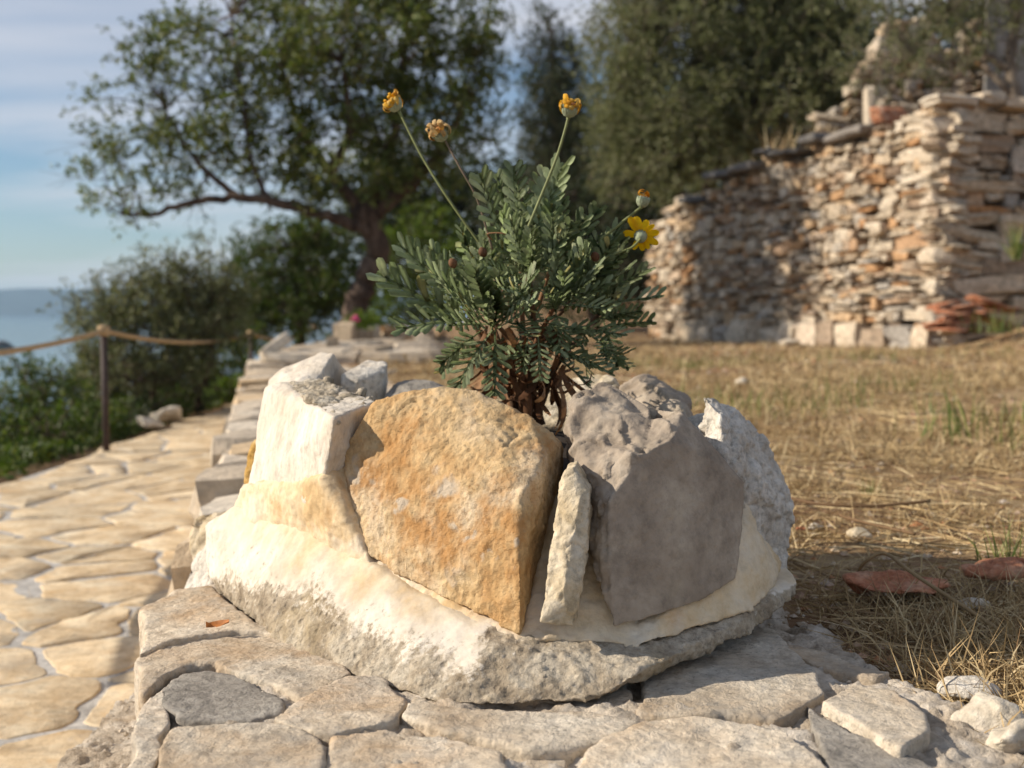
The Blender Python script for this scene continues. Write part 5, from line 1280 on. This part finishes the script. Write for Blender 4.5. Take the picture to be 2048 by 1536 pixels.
# ------------------------------------------------------------------ trees and bushes
def tree(name, label, cat, base, blobs, mat, leaf=(0.06, 0.018), clump_r=0.22, per_clump=55, density=5.0, limbs=(), bark='bark', seed=0, group=None, hang=0.0, twig_len=1.0, bare=0, crown_name='crown'):
    """blobs: (px, py, rx_px, ry_px, Y, depth_m); limbs: (points, r0, r1)"""
    rg = np.random.default_rng(seed)
    t_ = thing(name, base, label, cat, group)
    nodes = []
    for li, (pts_, r0, r1) in enumerate(limbs):
        pp = smooth_path(pts_, 6); pp = [p + Vector((rg.normal(0, .012), rg.normal(0, .012), rg.normal(0, .012))) for p in pp]
        m = MB(); m.tube(pp, list(np.linspace(r0, r1, len(pp))), 10); m.build('trunk' if li == 0 else 'branch', M[bark], t_)
        nodes += pp[len(pp) // 2:] if li == 0 else pp
    cs = []
    for (px, py, rx, ry, Y, dep) in blobs:
        c = at(px, py, Y); k = Y / F_PX; vol = 4.19 * rx * k * ry * k * dep
        n = max(3, int(vol * density * 3.6))
        d = rg.normal(size=(n, 3)); d /= np.linalg.norm(d, axis=1)[:, None]
        d *= (rg.random(n) ** 0.42)[:, None]
        cs.append(np.array(c) + d * np.array([rx * k, dep, ry * k]))
    cs = np.concatenate(cs); nc = len(cs)
    rad = clump_r * rg.uniform(.6, 1.3, nc)
    # sprigs within each clump
    ns = max(4, per_clump // 9)
    sd = rg.normal(size=(nc, ns, 3)) + np.array([0, 0, .25 - hang]); sd /= np.linalg.norm(sd, axis=2)[..., None]
    sl = rad[:, None] * rg.uniform(.7, 1.5, (nc, ns)) * twig_len
    s0 = cs[:, None] + rg.normal(size=(nc, ns, 3)) * (rad * .35)[:, None, None]
    nl = max(3, per_clump // ns)
    tt = rg.uniform(.1, 1, (nc, ns, nl))
    lp = s0[:, :, None] + sd[:, :, None] * (sl[..., None] * tt)[..., None] + rg.normal(size=(nc, ns, nl, 3)) * .012
    ld = sd[:, :, None] * .6 + rg.normal(size=(nc, ns, nl, 3)) * .65; ld /= np.linalg.norm(ld, axis=3)[..., None]
    lp, ld = lp.reshape(-1, 3), ld.reshape(-1, 3); n = len(lp)
    ll = leaf[0] * rg.uniform(.6, 1.25, n); sv_ = np.cross(ld, rg.normal(size=(n, 3)) + np.array([0, 0, 1.2])); sv_ /= np.linalg.norm(sv_, axis=1)[:, None] + 1e-9
    wv = sv_ * (ll * leaf[1] / leaf[0] * .5)[:, None]; up = np.cross(sv_, ld) * (ll * .06)[:, None]
    mid = lp + ld * (ll * .5)[:, None]
    V = np.stack([lp, mid + wv + up, lp + ld * ll[:, None], mid - wv + up], 1).reshape(-1, 3)
    o = np.arange(n)[:, None] * 4
    Fs = np.concatenate([o + np.array([[0, 1, 2]]), o + np.array([[0, 2, 3]])])
    obj(crown_name, V, Fs, mat, t_, smooth=False)
    # twigs that carry the sprigs
    if len(nodes):
        nd = np.array([tuple(p) for p in nodes]); tv, tf, q0 = [], [], 0
        A3 = np.array([(math.cos(a), math.sin(a)) for a in (0, 2.094, 4.189)])
        def stick(a, b2, r):
            nonlocal q0
            dd = b2 - a; L = np.linalg.norm(dd)
            if L < 1e-4: return
            dd = dd / L; u = np.cross(dd, (0.3, .5, .8)); u /= np.linalg.norm(u); w_ = np.cross(dd, u)
            for p, rr_ in ((a, r), (b2, r * .5)):
                for ca, sa in A3: tv.append(p + (u * ca + w_ * sa) * rr_)
            for i in range(3): tf.append([q0 + i, q0 + (i + 1) % 3, q0 + 3 + (i + 1) % 3, q0 + 3 + i])
            q0 += 6
        for i in range(nc):
            j = np.argmin(((nd - cs[i]) ** 2).sum(1)); a = nd[j]; mdl = (a + cs[i]) / 2 + rg.normal(0, .08, 3)
            stick(a, mdl, min(.012, rad[i] * .05)); stick(mdl, cs[i], min(.008, rad[i] * .03))
            for k in range(min(3, ns)): stick(s0[i, k], s0[i, k] + sd[i, k] * sl[i, k], .004)
        for _ in range(bare):
            i = rg.integers(nc); dd = cs[i] - cs.mean(0); dd = dd / np.linalg.norm(dd) + rg.normal(0, .45, 3); e = cs[i] + dd * rg.uniform(.25, .6) * min(1, rad[i] * 2.6)
            stick(cs[i], e, .005)
            for _k in range(3): f0 = cs[i] + (e - cs[i]) * rg.uniform(.3, .9); stick(f0, f0 + dd * .2 + rg.normal(0, .12, 3), .003)
        tag(obj('twigs', np.array(tv), np.array(tf), M[bark], t_, smooth=False), kind='stuff')
    return t_
def L(*p): return [at(*q) for q in p]
YB = 13.2
NEAR = 2.8      # the crown hangs over the path end, nearer than the wood
tree('arching_tree', 'large arching tree with a leaning trunk and airy crown against the sky', 'tree', at(712, 655, YB),
     [(a_, b_, c_, d_, e_ - NEAR, f_ * .85) for a_, b_, c_, d_, e_, f_ in ((250, 330, 90, 85, 15.6, .8), (300, 130, 75, 90, 15.8, .7), (400, 260, 110, 110, 15.8, 1.0), (440, 100, 130, 110, 15.8, 1.0), (560, 160, 130, 140, 16, 1.2), (540, 320, 130, 80, 16, 1.1), (700, 120, 150, 150, 16, 1.5),
      (720, 300, 150, 110, 16, 1.4), (860, 120, 140, 150, 16.2, 1.5), (900, 290, 110, 110, 16.2, 1.2), (960, 80, 70, 110, 16, 1.0), (230, 418, 85, 32, 15.4, .6), (360, 380, 90, 36, 15.6, .7), (600, 400, 70, 30, 15.8, .8), (820, 390, 60, 40, 16, .8), (210, 200, 26, 60, 15.6, .4), (700, -40, 300, 60, 16, 1.5))],
     M['leaf_carob'], (0.075, 0.030), 0.21, 80, 6.6,
     [(L((700, 690, YB), (712, 620, YB), (735, 550, YB), (758, 500, YB), (735, 440, 15.9 - NEAR), (715, 415, 15.9 - NEAR)), (.155), .12), (L((745, 465, 15.9 - NEAR), (680, 440, 15.8 - NEAR), (600, 415, 15.7 - NEAR), (500, 395, 15.6 - NEAR), (400, 402, 15.5 - NEAR), (310, 425, 15.4 - NEAR), (240, 432, 15.4 - NEAR)), .08, .018),
      (L((735, 440, 15.9 - NEAR), (690, 380, 15.9 - NEAR), (630, 300, 15.9 - NEAR), (585, 215, 15.9 - NEAR), (560, 100, 15.9 - NEAR)), .08, .02), (L((730, 430, 16 - NEAR), (770, 330, 16.1 - NEAR), (800, 200, 16.1 - NEAR), (815, 40, 16.1 - NEAR)), .08, .03), (L((540, 405, 15.7 - NEAR), (500, 310, 15.7 - NEAR), (485, 180, 15.7 - NEAR), (460, 30, 15.8 - NEAR)), .035, .012), (L((660, 345, 15.9 - NEAR), (700, 250, 15.7 - NEAR), (680, 120, 15.7 - NEAR)), .07, .02), (L((745, 430, 16 - NEAR), (860, 330, 16.1 - NEAR), (930, 200, 16.2 - NEAR)), .1, .03), (L((480, 397, 15.6 - NEAR), (400, 330, 15.6 - NEAR), (330, 220, 15.7 - NEAR)), .045, .012)],
     seed=1, bare=90)
tree('olive_tree', 'broad grey-green olive tree behind the retaining wall', 'tree', at(1420, 420, 18.6),
     [(1255, 110, 85, 120, 18.5, 1.5), (1620, 30, 120, 90, 18, 1.4), (1700, 130, 60, 80, 17.6, .8), (1400, 60, 150, 130, 18.5, 1.8), (1550, 80, 140, 130, 18.5, 1.6), (1340, 240, 150, 130, 18.2, 1.6), (1500, 230, 150, 100, 18.0, 1.5), (1630, 160, 80, 110, 18, 1.2), (1240, 260, 60, 140, 18.5, 1.2), (1450, -60, 300, 80, 18.5, 1.6), (1380, 340, 120, 60, 17.6, 1.0), (1700, 40, 60, 80, 17.5, .8)],
     M['leaf_olive'], (0.085, 0.026), 0.28, 96, 7.5, [(L((1430, 460, 18.6), (1420, 380, 18.6), (1400, 280, 18.5), (1390, 160, 18.5)), .18, .06), (L((1415, 350, 18.6), (1480, 260, 18.4), (1550, 130, 18.4)), .1, .03), (L((1410, 330, 18.6), (1330, 250, 18.5), (1280, 130, 18.5)), .1, .03)], 'pale_bark', 2)
tree('cypress_tree', 'dark narrow cypress rising between the two large crowns', 'tree', at(1105, 560, 27),
     [(1105, 45, 32, 34, 27, .4), (1098, 100, 58, 45, 27, .6), (1112, 160, 76, 55, 27, .7), (1108, 230, 80, 70, 27, .8), (1112, 320, 88, 80, 27, .8), (1110, 420, 90, 100, 27, .8), (1065, 180, 26, 30, 27, .3), (1160, 200, 28, 40, 27, .3)], M['leaf_cypress'], (0.10, 0.03), 0.30, 70, 11.0, [(L((1108, 620, 27), (1108, 300, 27), (1105, 60, 27)), .16, .03)], 'bark', 3, hang=-.6)
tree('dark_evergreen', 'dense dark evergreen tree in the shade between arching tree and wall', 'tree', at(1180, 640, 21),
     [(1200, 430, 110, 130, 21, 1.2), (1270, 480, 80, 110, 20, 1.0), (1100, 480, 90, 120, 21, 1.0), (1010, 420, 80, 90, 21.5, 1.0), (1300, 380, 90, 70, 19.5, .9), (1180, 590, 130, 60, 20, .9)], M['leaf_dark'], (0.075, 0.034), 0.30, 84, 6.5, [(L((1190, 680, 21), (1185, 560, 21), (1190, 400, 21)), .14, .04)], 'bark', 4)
tree('fresh_bush', 'bright yellow-green bush beside the leaning trunk', 'bush', at(850, 640, 17.2),
     [(765, 560, 40, 60, 16.4, .4), (745, 630, 40, 50, 16.2, .4), (785, 640, 50, 40, 16.4, .4), (850, 455, 62, 48, 17.2, .5), (800, 500, 55, 50, 17.2, .5), (890, 520, 70, 70, 17.2, .6), (815, 580, 60, 60, 17, .5), (850, 630, 70, 40, 16.8, .5)], M['leaf_fresh'], (0.06, 0.03), 0.18, 64, 22.0, [(L((850, 680, 17.2), (848, 560, 17.2)), .04, .015)], 'bark', 5)
tree('round_bush', 'olive green round-headed bush left of the leaning trunk', 'bush', at(600, 690, 14.5),
     [(560, 500, 90, 70, 14.6, .7), (630, 480, 70, 60, 14.8, .6), (520, 560, 80, 80, 14.4, .7), (640, 570, 85, 90, 14.5, .8), (570, 640, 110, 60, 14.2, .8), (680, 610, 50, 70, 14.8, .5)], M['leaf_shrub'], (0.06, 0.026), 0.2, 70, 15.0, [(L((600, 720, 14.5), (600, 600, 14.5), (590, 500, 14.5)), .07, .03)], 'bark', 6)
tree('young_olive', 'young olive tree beyond the rope with a forked trunk', 'tree', at(398, 805, 9.9),
     [(400, 560, 70, 55, 9.9, .4), (330, 590, 85, 70, 9.8, .5), (230, 590, 65, 55, 9.6, .4), (290, 520, 26, 42, 9.7, .2), (460, 580, 60, 60, 10, .4), (410, 500, 24, 26, 10, .15), (200, 640, 60, 55, 9.5, .35), (170, 700, 40, 50, 9.4, .3), (360, 640, 100, 70, 9.9, .5), (300, 740, 120, 50, 9.7, .4), (300, 670, 110, 60, 9.7, .5), (430, 660, 80, 60, 9.9, .45), (160, 650, 26, 22, 9.5, .2)],
     M['leaf_olive'], (0.052, 0.014), 0.13, 80, 52.0, [(L((398, 820, 9.9), (396, 780, 9.9), (380, 740, 9.9), (345, 660, 9.9)), .035, .015), (L((397, 785, 9.9), (420, 730, 9.9), (430, 640, 9.9)), .028, .012), (L((310, 840, 9.7), (300, 740, 9.7), (250, 640, 9.7)), .03, .012)], 'bark', 7)
tree('wild_shrub', 'dusky grey-green shrub under the young olive beyond the path', 'shrub', at(280, 800, 9.3), [(250, 750, 80, 50, 9.3, .4), (360, 760, 60, 40, 9.6, .3), (190, 720, 50, 40, 9.2, .3)], M['leaf_olive'], (0.05, 0.016), 0.13, 64, 50.0, [(L((270, 830, 9.3), (270, 760, 9.3)), .02, .01)], 'bark', 8)
tree('wild_shrub', 'yellowish shrub with open twigs in front of the sea at far left', 'shrub', at(80, 850, 8.2), [(75, 780, 60, 45, 8.2, .3), (20, 810, 50, 50, 8.1, .3), (130, 800, 50, 45, 8.3, .3), (60, 740, 24, 20, 8.2, .15)], M['leaf_shrub'], (0.045, 0.018), 0.11, 54, 60.0, [(L((80, 880, 8.2), (80, 790, 8.2)), .02, .01)], 'bark', 9)
tree('wild_shrub', 'low deep green shrub spreading along the path edge at left', 'shrub', at(90, 930, 7.6), [(40, 870, 90, 55, 7.3, .35), (130, 870, 70, 45, 7.7, .3), (190, 840, 55, 40, 8.0, .3), (-40, 920, 80, 60, 7.0, .3), (60, 925, 70, 34, 6.9, .2), (-80, 880, 90, 60, 7.0, .4)], M['leaf_shrub'], (0.045, 0.024), 0.12, 70, 60.0, [(L((100, 960, 7.6), (100, 890, 7.6)), .02, .01)], 'bark', 10)
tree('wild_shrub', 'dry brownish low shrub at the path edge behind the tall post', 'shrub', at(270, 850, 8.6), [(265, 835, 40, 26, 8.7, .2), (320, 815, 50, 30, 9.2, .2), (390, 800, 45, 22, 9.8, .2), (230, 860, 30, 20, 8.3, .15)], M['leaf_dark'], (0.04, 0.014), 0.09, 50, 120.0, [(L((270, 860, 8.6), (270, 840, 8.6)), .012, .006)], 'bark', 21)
tree('wild_shrub', 'small rounded bright green shrub beside the second post', 'shrub', at(450, 812, 11.2), [(450, 780, 36, 26, 11.2, .18), (475, 770, 18, 26, 11.2, .12)], M['leaf_fresh'], (0.045, 0.022), 0.09, 56, 170.0, [(L((450, 815, 11.2), (450, 785, 11.2)), .015, .008)], 'bark', 11)
tree('hanging_olive', 'twisted olive branches hanging before the ruined house', 'tree', at(2030, 205, 13.8), [(1850, 60, 90, 50, 14, .6), (1900, 130, 80, 40, 14, .5), (1960, 60, 80, 60, 13.8, .6), (1780, 20, 70, 40, 14.2, .5), (1820, 150, 60, 30, 14, .4), (2040, 60, 60, 80, 13.8, .5), (1950, -30, 160, 60, 14, .8), (1720, 110, 60, 50, 14.5, .4), (1800, 90, 70, 50, 14.6, .4), (1730, 180, 40, 40, 14.8, .3)],
     M['leaf_olive'], (0.065, 0.019), 0.2, 50, 15.0, [(L((2040, 260, 13.8), (2030, 190, 13.8), (2020, 110, 13.8), (2035, 20, 13.8)), .09, .05), (L((2025, 140, 13.8), (1975, 110, 13.8), (1930, 60, 13.9), (1900, 20, 14)), .05, .02), (L((1985, 115, 13.8), (1900, 120, 14), (1830, 110, 14.1)), .03, .012), (L((2030, 190, 13.8), (1985, 150, 13.8), (1960, 120, 13.9)), .05, .03)], 'pale_bark', 12)
tree('slope_scrub', 'mass of dark green scrub on the slope between path and sea', 'scrub', at(250, 860, 12.5),
     [(330, 760, 130, 60, 12.5, .6), (180, 780, 110, 60, 12.0, .6), (440, 720, 90, 80, 13, .6), (60, 820, 110, 60, 11.0, .5), (470, 650, 80, 70, 14.5, .6), (-60, 850, 110, 60, 10.5, .5)], M['leaf_shrub'], (0.06, 0.03), 0.18, 70, 20.0, [(L((250, 900, 12.5), (250, 800, 12.5)), .03, .01)], 'bark', 31)
# low undergrowth that closes the ground beside the path
n = 26000
uy = 3.2 + 10.5 * RNG.random(n); ux = -2.62 - 0.006 * uy - np.abs(RNG.normal(0, 0.75, n)) - 0.05
uh = 0.20 * (0.35 + 0.65 * smoothstep(-.4, .6, fbm(np.stack([ux, uy, 0 * ux], 1) * 1.8, 61, 3)))
uz = ground_z(ux, uy) + uh * RNG.random(n)
ud = RNG.normal(size=(n, 3)) + np.array([0, 0, .4]); ud /= np.linalg.norm(ud, axis=1)[:, None]
us = np.cross(ud, RNG.normal(size=(n, 3)) + np.array([0, 0, 1.0])); us /= np.linalg.norm(us, axis=1)[:, None]
ul = RNG.uniform(.03, .065, n)[:, None]; ub = np.stack([ux, uy, uz], 1); um = ub + ud * ul * .5
uV = np.stack([ub, um + us * ul * .22, ub + ud * ul, um - us * ul * .22], 1).reshape(-1, 3)
tag(obj('undergrowth', uV, np.arange(n * 4).reshape(-1, 4), M['leaf_shrub'], smooth=False), 'low green undergrowth along the seaward edge of the path', 'undergrowth', kind='stuff')
# dark wood further up the slope
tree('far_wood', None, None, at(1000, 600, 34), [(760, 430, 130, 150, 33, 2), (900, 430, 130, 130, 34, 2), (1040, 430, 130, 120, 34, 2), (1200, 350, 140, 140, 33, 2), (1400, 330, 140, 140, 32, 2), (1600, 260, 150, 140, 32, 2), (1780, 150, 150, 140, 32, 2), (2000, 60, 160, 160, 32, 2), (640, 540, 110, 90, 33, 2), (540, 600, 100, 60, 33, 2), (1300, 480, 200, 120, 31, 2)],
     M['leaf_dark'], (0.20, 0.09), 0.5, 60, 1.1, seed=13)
fw = bpy.data.objects['far_wood']
crown = fw.children[0]; crown.parent = None; crown.location = WPOS[crown.name]; bpy.data.objects.remove(fw); crown.name = 'far_wood'
tag(crown, 'dark wood on the slope behind the trees', 'wood', kind='stuff')

# ------------------------------------------------------------------ raised end of the terrace wall, far planter, rubble
WE = -0.12
re_ = thing('wall_end', (-1.6, 9.0, -0.05), 'raised pale end of the terrace wall beyond the planter', 'wall')
its = []
z = -0.40 + WE
for lev in range(4):
    h = 0.15; s = 0.0
    while s < 1.25:
        w = random.uniform(.18, .38)
        its.append((Vector((-1.93 + 0.02 * lev + s + w / 2, 8.75 + random.uniform(-.03, .03) + .03 * lev, z + h / 2 + random.uniform(-.01, .01))), quat((1, random.uniform(-.1, .1), random.uniform(-.05, .05)), (0, 1, 0)), (w, .34, h * random.uniform(.9, 1.15))))
        s += w
    s = 0.0
    while s < 2.6:
        w = random.uniform(.2, .4)
        its.append((Vector((-1.89 + .02 * lev + random.uniform(-.02, .02), 8.9 + s + w / 2, z + h / 2)), quat((0.0, 1, random.uniform(-.05, .05)), (1, 0, 0)), (w, .3, h))); s += w
    z += h
for j in range(26):
    its.append((Vector((random.uniform(-1.82, -.8), random.uniform(8.9, 11.6), 0.13 + WE + random.uniform(-.02, .03))), quat((1, random.uniform(-.4, .4), random.uniform(-.04, .04)), (0, 1, random.uniform(-.05, .05))), (random.uniform(.3, .5), random.uniform(.3, .5), .14)))
its.append((at(548, 695, 8.9), quat((.62, .35, .5), (-.2, 1, 0)), (.26, .16, .09)))
its.append((at(665, 690, 9.6), quat((1, .2, .1), (0, 1, 0)), (.10, .10, .14)))
put_blocks(its, BLT, 'stone', re_, M['terrace_stone'])
fp = thing('far_planter', at(720, 690, 12.0), 'distant small white stone planter with pink flowers on the wall', 'planter')
for (x, y, w, h, Y) in ((690, 668, .22, .24, 11.9), (728, 676, .18, .18, 12.0), (745, 672, .16, .22, 12.1), (712, 674, .14, .18, 12.3)):
    v, f, me = random.choice(BLT); link('stone', me, at(x, y, Y), fp, quat((1, random.uniform(-.3, .3), 0), (0, 1, .1)), (w, .16, h))
rg = np.random.default_rng(3)
cs = np.array(at(725, 648, 12.1)) + rg.normal(0, 1, (500, 3)) * np.array([.09, .08, .06]); dd = rg.normal(size=(500, 3)); dd /= np.linalg.norm(dd, axis=1)[:, None]; sdv = np.cross(dd, rg.normal(size=(500, 3))) * .01
obj('foliage', np.stack([cs, cs + dd * .03 + sdv, cs + dd * .06, cs + dd * .03 - sdv], 1).reshape(-1, 3), np.arange(2000).reshape(-1, 4), M['leaf_fresh'], fp, smooth=False)
for (x, y) in ((712, 633), (706, 638), (716, 640), (682, 650), (700, 646)):
    m = MB(); c = at(x, y, 11.95); m.lathe([(.004, -.02), (.022, -.006), (.026, .004), (.012, .012)], c, (0, -.5, .8), 8); m.build('bloom', M['pink_petal'], fp)
rbp = thing('rubble_bank', at(820, 690, 12.5), 'low bank of orange and grey rubble left of the bush foliage', 'rubble')
its = []
for j in range(60):
    s = random.random(); its.append((at(770 + 130 * s + random.uniform(-8, 8), random.uniform(662, 705), 12.2 + random.uniform(-.1, .5)), quat((1, random.uniform(-.5, .5), random.uniform(-.3, .3)), (0, 1, 0)), (random.uniform(.08, .24), .2, random.uniform(.06, .13))))
put_blocks(its, BLK, 'stone', rbp, M['wall_stone'])
# pale rocks at the far path edge
for j, (x, y, w, h, lab) in enumerate(((300, 858, .20, .12, 'grey white rock at the far path edge beside a dry bush'), (335, 845, .22, .12, 'second pale rock along the far path edge, further up'), (505, 790, .2, .14, 'pale rock beside the path at the foot of the raised wall end'))):
    g = on(x, y, PATH_Z)
    v_, f_ = hull_mesh([g + Vector((random.gauss(0, w * .3), random.gauss(0, w * .3), abs(random.gauss(0, h * .5)))) for _ in range(20)])
    tag(rock('edge_rock', [(v_, f_)], M['pale_rock'], None, 0.014, 60 + j, 1, big=.012), lab, 'rock', 'rocks along the path edge')

# ------------------------------------------------------------------ air
hb = MB(); x0, x1, y0, y1, z0, z1 = -6600, 6600, -6600, 6600, -26, 130
hb.add([(x, y, z) for x in (x0, x1) for y in (y0, y1) for z in (z0, z1)], [[0, 1, 3, 2], [4, 6, 7, 5], [0, 4, 5, 1], [2, 3, 7, 6], [0, 2, 6, 4], [1, 5, 7, 3]])
hm_ = bpy.data.materials.new('haze'); hm_.use_nodes = True; hm_.node_tree.nodes.clear()
_ho = hm_.node_tree.nodes.new('ShaderNodeOutputMaterial'); _hv = hm_.node_tree.nodes.new('ShaderNodeVolumePrincipled')
_hv.inputs['Color'].default_value = (0.50, 0.74, 1.0, 1); _hv.inputs['Density'].default_value = 0.00014; _hv.inputs['Anisotropy'].default_value = 0.0
hm_.node_tree.links.new(_hv.outputs[0], _ho.inputs['Volume'])
hz_o = hb.build('haze', hm_, smooth=False); tag(hz_o, 'thin pale blue haze over the sea', 'haze', kind='stuff')
